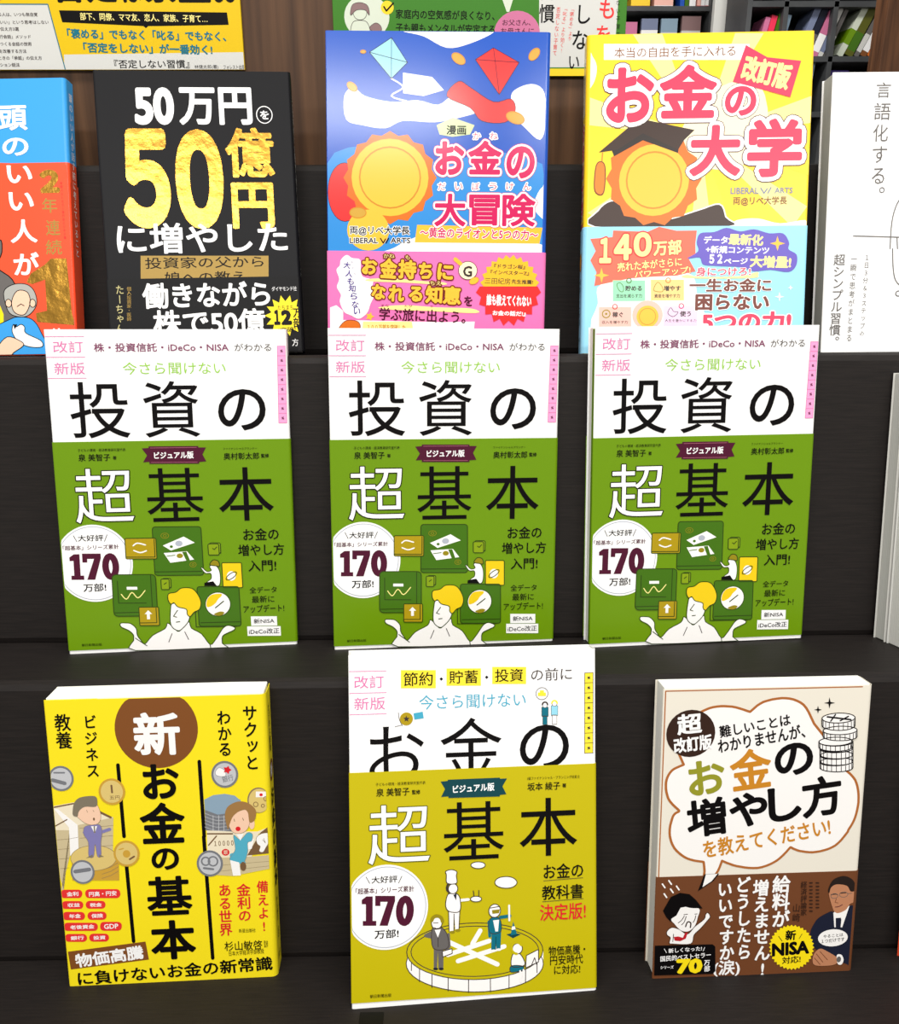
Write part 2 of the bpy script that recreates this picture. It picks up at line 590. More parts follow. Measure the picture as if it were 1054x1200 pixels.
s.P('wine',2,[(58.6,73.5),(89.6,73.8),(89.7,85.2),(58.5,84.8)])
s.S('rose_ink',2.5,0.18,[(59.6,74.6),(88.6,74.7)])
s.S('rose_ink',2.5,0.18,[(59.6,83.9),(88.6,84.2)])
s.T('ビジュアル版',74.06,79.45,24.7,4.6,'white_ink',b=0.03,L=3)
s.part('title_lettering')
s.T('超',28.95,104.93,36.14,35.12,'white_ink',L=3,o=[(0.016, 'ink')])
s.T('基',73.29,105.26,35.78,35.02,'ink')
s.T('本',118.49,105.79,35.21,35.34,'ink',b=0.004)
s.part('badge')
s.E('paper_white',1,19.77,149.23,24.37,25.69,n=56)
s.E('badge_grey',1.5,19.77,149.23,23.27,24.55,n=56)
s.E('paper_white',2,19.77,149.23,22.78,24.04,n=56)
s.T('大好評',18.8,132.29,15.88,4.23,'ink',b=0.012,L=3)
s.S('ink',3,0.38,[(8.2,130.4),(10.1,134.4)])
s.S('ink',3,0.38,[(29.2,130.4),(27.3,134.7)])
s.T('「超基本」シリーズ累計',18.55,138.48,34.87,3.14,'wine',b=0.015,L=3)
s.T('万部!',19.13,165.27,14.34,5.43,'ink',b=0.016,L=3)
s.P('wine',3,[(4.7,144.7),(7.5,142.7),(11.1,142.7),(10.9,157),(13,157),(13,159.8),(5,159.6),(5.1,156.8),(6.9,156.9),(7.1,147.1),(4.7,147.1)])
s.P('wine',3,[(12.7,142.4),(24.3,142.7),(24.3,145.7),(19.8,160),(14.8,159.9),(20,146.1),(15.7,146),(15.6,148.4),(12.6,148.3)])
s.E(None,2.5,30.04,151.55,3.24,6.91,n=24,line='wine',lw=4.17)
s.part('illustration')
s.P('moss',1,[(86.9,126.6),(87.7,126.9),(88.4,127.5),(88.6,128.4),(88.8,157.6),(88.5,158.5),(87.9,159.1),(87,159.3),(59.3,158.6),(58.5,158.3),(57.8,157.7),(57.6,156.8),(57.7,127.8),(58,126.9),(58.6,126.3),(59.4,126.1)],line='dark_leaf',lw=0.55)
s.S('dark_leaf',2,0.55,[(57.9,156.1),(87.6,156.7)])
s.E(None,1.5,65.39,132.11,2.49,1.74,line='olive',lw=0.31)
s.E(None,1.5,65.39,132.11,0.93,0.79,line='olive',lw=0.31)
s.E(None,1.5,82.28,151.98,2.05,1.6,line='olive',lw=0.31)
s.E(None,1.5,82.28,151.98,0.71,0.64,line='olive',lw=0.31)
s.P('print_white',2,[(63.7,138.6),(77.3,133),(84.2,137.3),(68.7,142.1)])
s.E('badge_grey',2.5,74.03,137.52,2.34,1.9)
s.E('moss',2.5,69.11,139.47,1.01,0.87)
s.P('print_white',2,[(64,143.6),(78.9,142.9),(83.2,148.6),(67.9,150.3)])
s.E('olive',2.5,74.19,145.79,2.04,1.59)
s.P('moss',2.5,[(75.8,143.3),(78.5,143.1),(80.5,149),(78.1,149.1)])
s.S('moss',2.5,0.55,[(66,145.8),(71.1,145.3)])
s.P('mustard',3.4,[(58.8,133.5),(59.2,133.7),(59.5,134),(59.6,134.4),(59.5,146.5),(59.4,146.9),(59.1,147.2),(58.7,147.3),(40.8,146.8),(40.4,146.7),(40.1,146.4),(40,146),(40.1,133.9),(40.2,133.5),(40.5,133.3),(40.9,133.2)],line='dark_leaf',lw=0.54)
s.S('dark_leaf',4.1,0.54,[(40.3,145.6),(58.4,146.1),(58.5,134.2)])
s.S('print_white',5,0.85,[(45.1,138.1),(47.8,136.5),(52.8,137.8)],n=4)
s.S('print_white',5,0.85,[(53.2,141.7),(49.3,142.8),(45.3,141.3)],n=4)
s.P('olive_leaf',1,[(99.5,137.9),(100,138),(100.3,138.4),(100.5,138.8),(100.5,143.9),(100.4,144.3),(100,144.7),(99.6,144.8),(94.6,144.7),(94.1,144.5),(93.8,144.2),(93.6,143.7),(93.6,138.7),(93.7,138.2),(94.1,137.9),(94.5,137.7)],line='dark_leaf',lw=0.55)
s.S('dark_leaf',1.7,0.55,[(94,144.7),(100.5,144.8),(100.5,138.5)])
s.P('olive_leaf',1.8,[(98.5,138.5),(99,138.7),(99.3,139),(99.4,139.5),(99.5,145),(99.4,145.5),(99,145.9),(98.5,146),(93.5,145.9),(93,145.7),(92.7,145.4),(92.6,144.9),(92.5,139.4),(92.6,138.9),(93,138.6),(93.5,138.4)],line='dark_leaf',lw=0.55)
s.S('dark_leaf',3,0.55,[(95.4,141.5),(96.5,142.3),(98.1,140.6)])
s.P('olive_leaf',1,[(66.7,160.8),(67.1,160.9),(67.3,161.2),(67.5,161.6),(67.4,166.3),(67.3,166.7),(67.1,167),(66.7,167.1),(63.1,167),(62.7,166.9),(62.4,166.6),(62.3,166.1),(62.3,161.5),(62.4,161.1),(62.7,160.8),(63.1,160.7)],line='dark_leaf',lw=0.55)
s.S('dark_leaf',1.7,0.55,[(62.6,167),(67.4,167.1),(67.5,161.5)])
s.P('olive_leaf',1.8,[(65.6,161.2),(66,161.3),(66.3,161.6),(66.4,162),(66.3,167.6),(66.2,168),(66,168.2),(65.6,168.3),(62,168.2),(61.6,168.1),(61.3,167.8),(61.2,167.4),(61.2,161.9),(61.3,161.5),(61.6,161.2),(62,161.1)],line='dark_leaf',lw=0.55)
s.S('dark_leaf',3,0.55,[(63.1,164.7),(64.6,163.6)])
s.P('moss',3.4,[(55.3,157.7),(56.6,158.1),(57.6,159.1),(57.9,160.5),(57.8,183.2),(57.5,184.6),(56.5,185.6),(55.1,185.9),(32.6,185.2),(31.3,184.8),(30.3,183.8),(30,182.4),(30.3,159.7),(30.6,158.4),(31.6,157.4),(32.9,157.1)],line='dark_leaf',lw=0.55)
s.S('dark_leaf',4.2,0.54,[(30.3,182.8),(54.7,183.1),(54.8,158.2)])
s.S('dark_leaf',4.2,0.54,[(33.6,161.5),(33.5,176.3),(51,176.9)])
s.P('print_white',4.2,[(39.2,165.5),(45.9,165.7),(45.9,167.6),(39.2,167.4)])
s.S('lemon_pale',4.2,0.62,[(35.5,170.4),(38.6,173.8),(42.3,169.4),(46,173.2),(50.7,168.4)],n=4)
s.P('mustard',4.6,[(58,179.9),(58.3,180),(58.5,180.3),(58.6,180.6),(58.6,191.8),(58.5,192.1),(58.3,192.4),(57.9,192.5),(46.6,192.1),(46.3,192),(46.1,191.7),(46,191.4),(46.1,180.2),(46.2,179.9),(46.4,179.6),(46.7,179.6)],line='dark_leaf',lw=0.55)
s.S('dark_leaf',5.3,0.55,[(46.3,190.3),(57,190.6),(57,180.5)])
s.P('print_white',6,[(51.9,181.8),(54.4,184.5),(52.8,184.5),(52.8,188),(50.9,188),(50.9,184.4),(49.5,184.4)])
s.P('lemon',1.6,[(112.7,151.7),(113.1,151.8),(113.4,152.1),(113.5,152.5),(113.7,167.9),(113.6,168.3),(113.3,168.6),(112.9,168.7),(101.8,168.4),(101.4,168.3),(101.1,168),(101,167.6),(100.8,152.2),(100.9,151.8),(101.2,151.5),(101.6,151.4)],line='dark_leaf',lw=0.56)
s.E('print_white',2.5,106.61,160.5,2.87,3.24)
s.E(None,2.5,106.61,160.5,4.09,1.64,a=-35,n=16,line='dark_leaf',lw=0.56)
s.P('olive',2.8,[(93.1,151.9),(95.4,149.3),(98.6,150.2),(99.2,153.6),(96.2,153.2),(93.9,152.8)],n=4,line='dark_leaf',lw=0.55)
s.P('print_white',2,[(92.9,153.5),(96.2,152.7),(98.8,156),(99.5,161.7),(98.3,166.8),(94,166.1),(90.6,164.3),(93.5,161.9),(93.3,158.3),(89.9,158),(87.4,154.5),(88.2,154.3),(91.1,157),(93.9,156.2)],n=4,line='dark_leaf',lw=0.47)
s.P('ink',3,[(89,164.5),(94.7,163.7),(97,167),(88.8,166.7)])
s.P('moss',1.6,[(109.6,167.8),(110.4,168),(110.9,168.6),(111.2,169.5),(111.5,193.5),(111.3,194.3),(110.7,194.9),(109.9,195.1),(85.7,194.3),(84.9,194),(84.3,193.4),(84.1,192.6),(84,168.7),(84.2,167.9),(84.8,167.3),(85.6,167.1)],line='dark_leaf',lw=0.56)
s.S('dark_leaf',2,0.56,[(84,182.3),(82.1,184.7),(82.2,194.6),(108.6,195.3)])
s.S('dark_leaf',2.5,0.56,[(85.2,191.8),(111,192.2)])
s.E('print_white',2.8,97.07,179.49,8.15,8.19,line='dark_leaf',lw=0.48)
s.P('lemon',3.4,[(89.7,180.9),(90.1,176.4),(93.2,172.9),(99.2,172.4),(99.6,173.9),(97.2,176.2),(95.6,178.6),(92.5,180.8)],n=4)
s.P('olive',3.4,[(94.1,186.3),(98.1,184.6),(100.9,185.3),(99.7,186.9),(96.9,187.5)],n=4)
s.S('dark_leaf',3.6,0.72,[(95.3,181.9),(100.8,177.6)])
s.P('print_white',3,[(42.1,209.2),(41.4,202.2),(41.5,198.5),(38.7,195.2),(34.1,192.6),(33.7,190.1),(37.2,190),(40.4,190.7),(43.5,194.1),(43.9,198.6),(46.1,202.4),(48.5,204.9),(53.7,199.3),(62,194.9),(63.9,191.1),(67.9,194.9),(71.1,197.1),(77.4,190.7),(79,195.3),(85.4,199.6),(90.6,207.2),(94.2,204.1),(97,200),(99.8,196),(103,194.4),(107,195.8),(107,197.5),(103,199.4),(99,201.7),(98.6,206.7),(98.3,210.8)],n=3,line='dark_leaf',lw=0.55)
s.P('print_white',4,[(66.3,181.8),(67.9,177.8),(74.2,179.6),(78.2,184.6),(77.4,190.3),(73.4,195.1),(70.1,196.6),(65.9,192.4)],n=4,line='dark_leaf',lw=0.55)
s.P('lemon',4.8,[(65.1,175.3),(65.6,171.2),(70.3,170.2),(74.2,167.6),(80.5,168),(84.1,171.8),(86.1,177.5),(84.9,182.4),(81.4,184.3),(78.6,187.2),(76.8,185.4),(76.4,182.1),(71.1,180.3),(68.7,177.4),(66.7,178.2)],n=4,line='dark_leaf',lw=0.55)
s.S('dark_leaf',5,0.55,[(70.7,182.7),(67.9,186.6),(69.9,187.3)])
s.S('dark_leaf',5,0.63,[(69.5,190.7),(71.7,190.5)])
s.S('soft_ink',5,0.48,[(66.3,198.5),(63.9,204.2)])
s.S('soft_ink',5,0.48,[(74.6,197.6),(76.8,203)])
s.S('dark_leaf',5,0.55,[(42.6,200.6),(49.7,206.2)])
s.S('dark_leaf',5,0.56,[(90.6,207.2),(90.9,211)])
s.part('slogan_lettering')
s.T('お金の',127.03,132.79,23.06,7.99,'ink',b=0.012)
s.T('増やし方',126.77,143.32,29.91,7.8,'ink',b=0.012)
s.T('入門!',127.07,154.2,18.25,7.52,'ink',b=0.012)
s.part('update_lettering')
s.T('全データ',126.95,170.73,17.85,4.25,'ink',b=0.008)
s.T('最新に',126.69,177.19,14.74,4.76,'ink',b=0.008)
s.T('アップデート!',126.96,183.68,26.88,5.27,'ink',b=0.008)
s.part('label_tag')
s.P('paper_white',1,[(118.1,188.8),(135.3,189.4),(135.4,195.9),(118.2,195.4)])
s.T('新NISA',126.74,192.29,13.6,3.39,'ink',b=0.012)
s.P('paper_white',1,[(115.4,195.7),(137.5,196.4),(137.6,203.1),(115.5,202.3)])
s.T('iDeCo改正',126.53,199.45,20.11,3.82,'ink',b=0.012)
s.part('publisher_lettering')
s.T('朝日新聞出版',14.56,203.97,12.77,1.8,'ink')
s.build()
s = on_cover(band, 148, 210, 17, band=True, face='right', rough=0.3)
s.part('lettering')
s.V('超基本',7,76,7,112,6,'ink')
s.V('泉美智子著 奥村彰太郎監修',7.25,120,7.25,168,2.5,'ink')
s.V('朝日新聞出版',7,178,7,200,3,'ink')
s.build()

def copy_book(src, label, loc, rot):
    def dup(o, parent):
        c = o.copy(); COL.objects.link(c)
        if parent: c.parent = parent
        for ch in [x for x in bpy.data.objects if x.parent == o]:
            dup(ch, c)
        return c
    c = dup(src, None)
    c.location = loc; c.rotation_euler = rot; c['label'] = label
    return c

copy_book(green, 'green and white investment paperback standing below the black book with gold numerals', (-0.1703, 0.5485, 1.0122), (-0.1647, 0.0186, 0.1061))
copy_book(green, 'green and white investment paperback standing below the yellow book with the graduation cap', (0.1746, 0.5503, 1.0125), (-0.1621, 0.0087, 0.0890))

# ------------------------------------------------------------------ bottom row
lime, cover, band = make_book('yellow-green and white money-basics paperback in the middle of the bottom row', (0.0206, 0.4193, 0.8404), (-0.3093, 0.0261, 0.0825), 0.148, 0.211, 0.015, [(0, 211, 'paper_white')], band=[(69.6, 207.4, 'lime_yellow')], rough=0.34, r=0.0015)
s = on_cover(cover, 148, 211, 15, rough=0.34, r=0.8)
s.part('edition_mark')
s.S('pink_ink',2,0.37,[(-0.9,9.6),(22,9.8)])
s.S('pink_ink',2,0.37,[(-1,22.5),(21.9,22.6)])
s.S('pink_ink',2,0.37,[(-1.2,35.1),(21.8,35.2)])
s.T('改訂',11.8,16.09,17.36,7.43,'pink_ink')
s.T('新版',12.04,28.88,18.11,7.44,'pink_ink')
s.part('subtitle_lettering')
s.P('marker_yellow',1,[(30.6,9.6),(51.3,10.2),(51.2,21),(30.5,20.4)])
s.T('節約',40.8,15.23,17.25,8.21,'ink',b=0.006)
s.P('marker_yellow',1,[(57.7,9.4),(78.3,9.9),(78.2,20.3),(57.6,19.7)])
s.T('貯蓄',67.86,14.74,17.13,7.8,'ink',b=0.006)
s.P('marker_yellow',1,[(85.1,9.2),(105.6,9.8),(105.5,20.1),(85,19.5)])
s.T('投資',95.19,14.55,17,7.69,'ink',b=0.006)
s.T('・',54.52,15.55,2.09,2.1,'ink')
s.T('・',81.71,15.29,2.11,2.11,'ink')
s.T('の前に',121.04,14.61,24.99,7.58,'soft_ink')
s.T('今さら聞けない',73.25,29.26,64.05,8.57,'aqua_ink')
s.part('title_lettering')
s.T('お',27.64,59.27,32.35,32.62,'ink',b=0.002)
s.T('金',72.08,57.24,36.82,36.05,'ink')
s.T('の',116.48,58.35,30.07,26.77,'ink',b=0.01)
s.part('side_tag')
s.P('marker_yellow',1,[(141.3,14.4),(146.5,14.3),(146.2,63.3),(141.1,63.2)])
s.S('soft_ink',2,0.31,[(141.3,14.4),(146.5,14.3)])
s.S('soft_ink',2,0.31,[(141.2,20.5),(146.5,20.4)])
s.S('soft_ink',2,0.31,[(141.2,26.6),(146.5,26.5)])
s.S('soft_ink',2,0.31,[(141.2,32.7),(146.5,32.6)])
s.S('soft_ink',2,0.31,[(141.2,38.8),(146.5,38.7)])
s.S('soft_ink',2,0.31,[(141.2,44.9),(146.4,44.8)])
s.S('soft_ink',2,0.31,[(141.1,51),(146.4,50.9)])
s.S('soft_ink',2,0.31,[(141.1,57.1),(146.4,57)])
s.S('soft_ink',2,0.31,[(141.1,63.2),(146.4,63.1)])
s.S('soft_ink',2,0.31,[(141.3,14.4),(141.1,63.2)])
s.S('soft_ink',2,0.31,[(146.5,14.3),(146.2,63.3)])
s.S('soft_ink',2,0.93,[(143.4,17.1),(144.3,17.7)])
s.S('soft_ink',2,0.46,[(143.3,18.1),(144.4,16.7)])
s.S('soft_ink',2,0.93,[(143.4,23.2),(144.3,23.8)])
s.S('soft_ink',2,0.46,[(143.2,24.2),(144.3,22.7)])
s.S('soft_ink',2,0.93,[(143.4,29.3),(144.3,29.9)])
s.S('soft_ink',2,0.46,[(143.2,30.3),(144.3,28.8)])
s.S('soft_ink',2,0.93,[(143.4,35.4),(144.3,36)])
s.S('soft_ink',2,0.46,[(143.2,36.4),(144.3,34.9)])
s.S('soft_ink',2,0.93,[(143.3,41.5),(144.3,42.1)])
s.S('soft_ink',2,0.46,[(143.2,42.5),(144.3,41)])
s.S('soft_ink',2,0.93,[(143.3,47.6),(144.3,48.2)])
s.S('soft_ink',2,0.46,[(143.2,48.6),(144.3,47.1)])
s.S('soft_ink',2,0.93,[(143.3,53.7),(144.2,54.3)])
s.S('soft_ink',2,0.46,[(143.1,54.7),(144.2,53.3)])
s.S('soft_ink',2,0.93,[(143.3,59.8),(144.2,60.4)])
s.S('soft_ink',2,0.46,[(143.1,60.9),(144.2,59.4)])
s.part('illustration')
s.part('coin_drawing')
s.E('mustard',2,33.61,38.69,3.87,3.89)
s.E('marker_yellow',2.5,33.61,38.69,3.25,3.27)
s.P('soft_ink',3.5,[(33.6,36.7),(34.1,38),(35.5,38.1),(34.5,39),(34.7,40.3),(33.6,39.6),(32.5,40.2),(32.8,38.9),(31.8,38),(33.1,37.9)])
s.P('aqua_ink',2,[(37.8,35.5),(43.3,34.7),(43.9,38.6),(38.4,39.3)])
s.S('soft_ink',2,0.3,[(28.9,34.8),(29.5,39),(31.3,42.8)],n=4)
s.S('soft_ink',2,0.3,[(26.9,43.1),(30.6,42.3)])
s.part('couple_drawing')
s.E(None,1.5,115.09,26.11,3.68,3.64,line='soft_ink',lw=0.31)
s.P('marker_yellow',2,[(112.7,25.4),(117.5,25.6),(117.5,27.7),(112.6,27.5)])
s.P('marker_yellow',2,[(113.9,24.1),(116.3,24.2),(116.3,25.7),(113.9,25.6)])
s.P('teal',3,[(114.9,34.3),(118.9,34.4),(118.9,40),(114.9,39.8)],line='soft_ink',lw=0.23)
s.P('teal',3,[(115.5,39.6),(118.2,39.7),(118.2,45),(115.5,44.9)],line='soft_ink',lw=0.23)
s.E('print_white',3.5,116.9,32.99,1.53,1.67,line='soft_ink',lw=0.23)
s.S('soft_ink',4,0.92,[(115.4,32.8),(115.4,32.4),(115.6,32),(115.8,31.7),(116.1,31.5),(116.5,31.4),(116.9,31.3),(117.3,31.4),(117.7,31.5),(118,31.8),(118.2,32.1),(118.4,32.5),(118.4,32.9)])
s.P('pale_aqua',3,[(120.7,33.6),(124.7,33.7),(124.7,39.6),(120.7,39.5)],line='soft_ink',lw=0.23)
s.P('print_white',3,[(121.3,39.2),(124.1,39.3),(124.1,44.9),(121.3,44.8)],line='soft_ink',lw=0.23)
s.E('print_white',3.5,122.73,32.27,1.54,1.67,line='soft_ink',lw=0.23)
s.S('marker_yellow',4,0.92,[(121.2,32.1),(121.2,31.7),(121.4,31.3),(121.6,31),(122,30.8),(122.3,30.6),(122.7,30.6),(123.1,30.7),(123.5,30.8),(123.8,31.1),(124.1,31.4),(124.2,31.8),(124.3,32.2)])
s.build()
s = on_cover(cover, 148, 211, 15, face='right', rough=0.34)
s.part('lettering')
s.V('今さら聞けない',6.5,14,6.5,40,3,'aqua_ink')
s.V('お金の',7,42,7,68,6,'ink')
s.build()
s = on_cover(band, 148, 211, 15, band=True, rough=0.34)
s.part('supervisor_lettering')
s.T('子どもの環境・経済教育研究室代表',29.85,76.96,29.44,1.95,'ink')
s.T('泉 美智子',25.2,81.79,19.6,4.8,'ink',b=0.01)
s.T('監修',38.96,82.37,4.93,2.71,'ink',b=0.02)
s.part('author_lettering')
s.T('坂本 綾子',115.91,82.09,19.97,4.88,'ink',b=0.01)
s.T('著',128.37,82.15,2.47,2.45,'ink',b=0.02)
s.T('1級ファイナンシャル・プランニング技能士',121.92,77.07,32.01,1.98,'ink')
s.part('ribbon')
s.P('deep_teal',1,[(53.6,76.8),(59.6,76.4),(59.5,85.8),(53.8,86),(56.2,81.4)])
s.P('deep_teal',1,[(87.7,76.5),(93.5,76.5),(90.7,81.1),(93.1,86),(87.6,86.4)])
s.P('deep_teal',2,[(57.9,75.8),(89.2,75.8),(89.1,87.2),(58.2,86.8)])
s.T('ビジュアル版',73.34,81.39,24.94,4.84,'white_ink',b=0.03,L=3,a=1.5)
s.part('title_lettering')
s.T('超',28.58,107.18,36.45,35.1,'white_ink',L=3,o=[(0.014, 'dark_olive')])
s.T('基',73.25,107.05,36.49,34.81,'ink')
s.T('本',118.58,106.9,35.15,35.3,'ink',b=0.004)
s.part('badge')
s.E('paper_white',1,20.69,150.64,24.83,25.58,n=56)
s.E('badge_grey',1.5,20.69,150.64,23.7,24.45,n=56)
s.E('paper_white',2,20.69,150.64,23.21,23.95,n=56)
s.T('大好評',19.73,133.85,15.31,4.22,'ink',b=0.012,L=3)
s.S('ink',3,0.37,[(8.9,131.8),(11,135.7)])
s.S('ink',3,0.37,[(30.1,132.3),(28.1,136.4)])
s.T('「超基本」シリーズ累計',19.97,140.19,34.65,3.62,'wine',b=0.015,L=3)
s.T('万部!',20.68,166.58,14.3,5.29,'ink',b=0.016,L=3)
s.P('wine',3,[(6.2,145.4),(9,143.4),(12.7,143.6),(12.5,158.3),(14.7,158.4),(14.6,161.3),(6.7,160.9),(6.7,158),(8.5,158.1),(8.6,148.1),(6.2,147.9)])
s.P('wine',3,[(14.2,143.3),(25.9,144),(25.9,147),(21.4,161.7),(16.5,161.4),(21.5,147.3),(17.2,147.1),(17.2,149.6),(14.1,149.4)])
s.E(None,2.5,31.66,153.28,3.25,7.11,a=3,n=24,line='wine',lw=4.18)
s.part('illustration')
s.P('print_white',2,[(80,128.3),(79.6,129.1),(78.4,129.8),(76.6,130.1),(74.7,130),(73,129.5),(71.8,128.7),(71.4,127.9),(71.8,127),(73,126.4),(74.7,126.1),(76.7,126.2),(78.4,126.6),(79.6,127.4)],n=4,line='soft_ink',lw=0.5)
s.P('print_white',2,[(99.2,139.7),(98.5,141.2),(96.6,142.4),(93.9,142.9),(91,142.7),(88.3,141.9),(86.4,140.6),(85.8,139),(86.5,137.5),(88.3,136.4),(91,135.9),(94,136),(96.7,136.8),(98.5,138.2)],n=4,line='soft_ink',lw=0.5)
s.E('print_white',1,73.62,187.78,41.56,17.21,a=4,n=40,line='soft_ink',lw=0.5)
s.P('print_white',1.2,[(32.9,177.8),(115.1,182.7),(115.1,190.3),(32.8,185.3)])
s.S('soft_ink',1.8,0.49,[(35.3,183.3),(35.2,189.6)])
s.S('soft_ink',1.8,0.49,[(40.1,188.8),(40,196.5)])
s.S('soft_ink',1.8,0.5,[(47.5,192.9),(47.4,200.6)])
s.S('soft_ink',1.8,0.5,[(57.2,195.6),(57.1,203.3)])
s.S('soft_ink',1.8,0.5,[(69.5,197.3),(69.4,205.1)])
s.S('soft_ink',1.8,0.5,[(82.7,197.8),(82.7,205.6)])
s.S('soft_ink',1.8,0.5,[(94.1,196.5),(94,204.3)])
s.S('soft_ink',1.8,0.51,[(104.2,193.5),(104.1,201.2)])
s.S('soft_ink',1.8,0.51,[(111.2,189.3),(111.2,195.6)])
s.E('lime_yellow',2,73.67,180.23,41.2,17.2,a=3,n=40,line='soft_ink',lw=0.5)
s.E(None,2,73.67,180.23,38.66,15.27,a=3,n=40,line='soft_ink',lw=0.5)
s.S('print_white',3,2.84,[(76.7,167.8),(72,175.5)])
s.S('print_white',3,2.82,[(56.3,172.9),(87,189)])
s.S('print_white',3,2.82,[(57.1,181.3),(82.1,174.4)])
s.S('print_white',3,2.83,[(63.2,185.5),(91.2,178.3)])
s.P('print_white',4,[(57.7,154.6),(64.5,155),(63.8,167.1),(61.7,167),(61.2,157.8),(60.5,167.3),(58,167.2)])
s.S('soft_ink',4.5,0.5,[(57.7,154.6),(58,167.2)])
s.S('soft_ink',4.5,0.5,[(64.5,155),(63.8,167.1)])
s.S('soft_ink',4.5,0.5,[(61,156.9),(60.8,167.3)])
s.P('print_white',4,[(57.3,145),(60.2,144.4),(63.1,144.9),(64.8,148.4),(64.3,155.4),(58.1,155.1),(56,151.2)],n=4,line='soft_ink',lw=0.5)
s.S('print_white',4,1.66,[(64.3,148.8),(69.7,148.5)])
s.E('print_white',4,74.3,148.46,3.33,1.67,a=3,line='soft_ink',lw=0.5)
s.S('soft_ink',5,0.5,[(72.7,143.4),(73.1,146.7)])
s.S('soft_ink',5,0.5,[(76,143.4),(76,146.9)])
s.E('print_white',5,60.5,141.46,2.82,3,a=3,line='soft_ink',lw=0.5)
s.S('soft_ink',5.5,1.16,[(58.1,143.5),(57.6,143.1),(57.2,142.5),(56.9,141.9),(56.8,141.2),(56.8,140.5),(57,139.8),(57.2,139.2),(57.6,138.7),(58.1,138.3),(58.7,138.1),(59.3,138),(59.9,138.1)])
s.P('print_white',5.6,[(57,137.9),(56.6,132.9),(56.2,130.8),(59.5,129.9),(62.8,131.2),(62.5,133.7),(62.6,138.2)],n=4,line='soft_ink',lw=0.5)
s.P('navy',5,[(60.6,145.2),(62.7,144.5),(62.3,148.6)])
s.E('olive',5,59.81,167.7,1.66,0.84,a=3)
s.E('olive',5,63.13,166.81,1.66,0.84,a=3)
s.P('mid_grey',4,[(48.7,176.6),(54.6,176.6),(54.3,189.5),(51.4,189.2),(51.1,178.5),(50.5,189.5),(48.6,189.2)])
s.P('mid_grey',4,[(47.9,164.9),(53,164.4),(56.7,168.8),(57.1,177.1),(48.4,176.8)],n=4,line='soft_ink',lw=0.41)
s.S('mid_grey',4,1.98,[(48.9,166.7),(43.9,168.9),(48.9,170.4)])
s.P('print_white',5,[(49.3,165.7),(53,165.6),(51.2,170.5)])
s.E('print_white',5,50.59,161.75,3.14,3.5,a=3,line='soft_ink',lw=0.5)
s.S('olive',5.5,1.98,[(47.7,160),(47.9,159.2),(48.3,158.6),(48.9,158),(49.6,157.6),(50.3,157.4),(51.1,157.5),(51.8,157.7),(52.5,158.1),(53.1,158.6),(53.5,159.3),(53.8,160.1),(53.9,160.9)])
s.S('soft_ink',6,0.41,[(48.5,161.5),(51.4,161.6)])
s.P('print_white',5,[(53.8,179),(59.6,177.7),(59.7,180.6),(54.1,182.4)],line='soft_ink',lw=0.5)
s.E('navy',5,49.71,189.4,1.49,0.75,a=4)
s.E('navy',5,53.02,189.61,1.49,0.75,a=4)
s.S('soft_ink',5,0.41,[(51.3,170.5),(51.3,176.1)])
s.S('mid_grey',4.4,1.49,[(57.6,168.8),(58.1,176.4),(55.8,178.7)])
s.S('soft_ink',6,0.33,[(49.1,164.2),(50.2,164.9),(51.6,164.8)])
s.P('teal',4,[(82.6,161.1),(88.4,161),(89.2,169),(82.5,169.4)],n=4,line='soft_ink',lw=0.42)
s.P('teal',4,[(83.6,168.7),(89.4,168.8),(88.9,179.7),(86.4,179.9),(86.2,172.2),(85.7,180.2),(83.3,179.9)])
s.S('teal',4,2.01,[(89,160.4),(94.7,159.9)])
s.S('teal',4,1.84,[(82.1,162.7),(82.5,171.5)])
s.S('print_white',5,1.18,[(94.3,153.5),(94.4,162.6)])
s.P('print_white',4.6,[(84.5,162),(88.2,161.8),(87.5,168.9),(85.9,168.8)])
s.E('print_white',5,85.51,156.19,3.52,4.02,a=3,line='soft_ink',lw=0.5)
s.P('olive',5.6,[(83.8,155.7),(88.7,155.4),(88.2,157.8),(84.2,158)])
s.E('print_white',5,84.69,180.48,1.68,0.76,a=3)
s.E('print_white',5,87.87,180,1.51,0.76,a=3)
s.P('teal',4,[(96.8,163.5),(99,171.2),(95.1,171.7)])
s.P('deep_teal',3.5,[(92.5,171),(97.2,170.3),(101.5,171.5),(96.5,173.6)])
s.P('print_white',4.5,[(96,166.4),(97.7,166.3),(98.2,168.2),(95.7,168.5)])
s.S('deep_teal',5,0.42,[(86.2,172.2),(85.9,179.7)])
s.S('soft_ink',6,0.33,[(84.8,159.9),(86.3,160.3)])
s.S('soft_ink',5.6,0.5,[(82.8,154.4),(88.5,153.7)])
s.P('teal',4.5,[(95.4,190.4),(102.1,190.8),(102.5,193.4),(95.3,194.2)],n=4,line='soft_ink',lw=0.42)
s.P('print_white',4.3,[(96.2,183.7),(99.6,182.6),(102.5,185.8),(103.4,190.5),(95.8,190.8)],n=4,line='soft_ink',lw=0.5)
s.E('print_white',5,99.2,180.09,3.03,3.2,line='soft_ink',lw=0.51)
s.S('lime_yellow',5.5,1.52,[(98.8,183.2),(97.7,182.9),(96.7,182.2),(96,181.2),(95.6,180.1),(95.6,178.8),(96,177.7),(96.7,176.8),(97.7,176.3),(98.8,176.1),(99.9,176.4),(100.9,177.1),(101.6,178)])
s.S('print_white',5,1.01,[(100.8,193.7),(101.2,200.7)])
s.S('print_white',5,1.01,[(102.8,193.2),(103.1,199.7)])
s.P('print_white',4.5,[(104.7,184.6),(112.1,181.3),(112.1,188.9),(104.2,192.2)],line='soft_ink',lw=0.51)
s.S('soft_ink',5,0.51,[(107.6,191.1),(109.7,186.2),(111,190.5)])
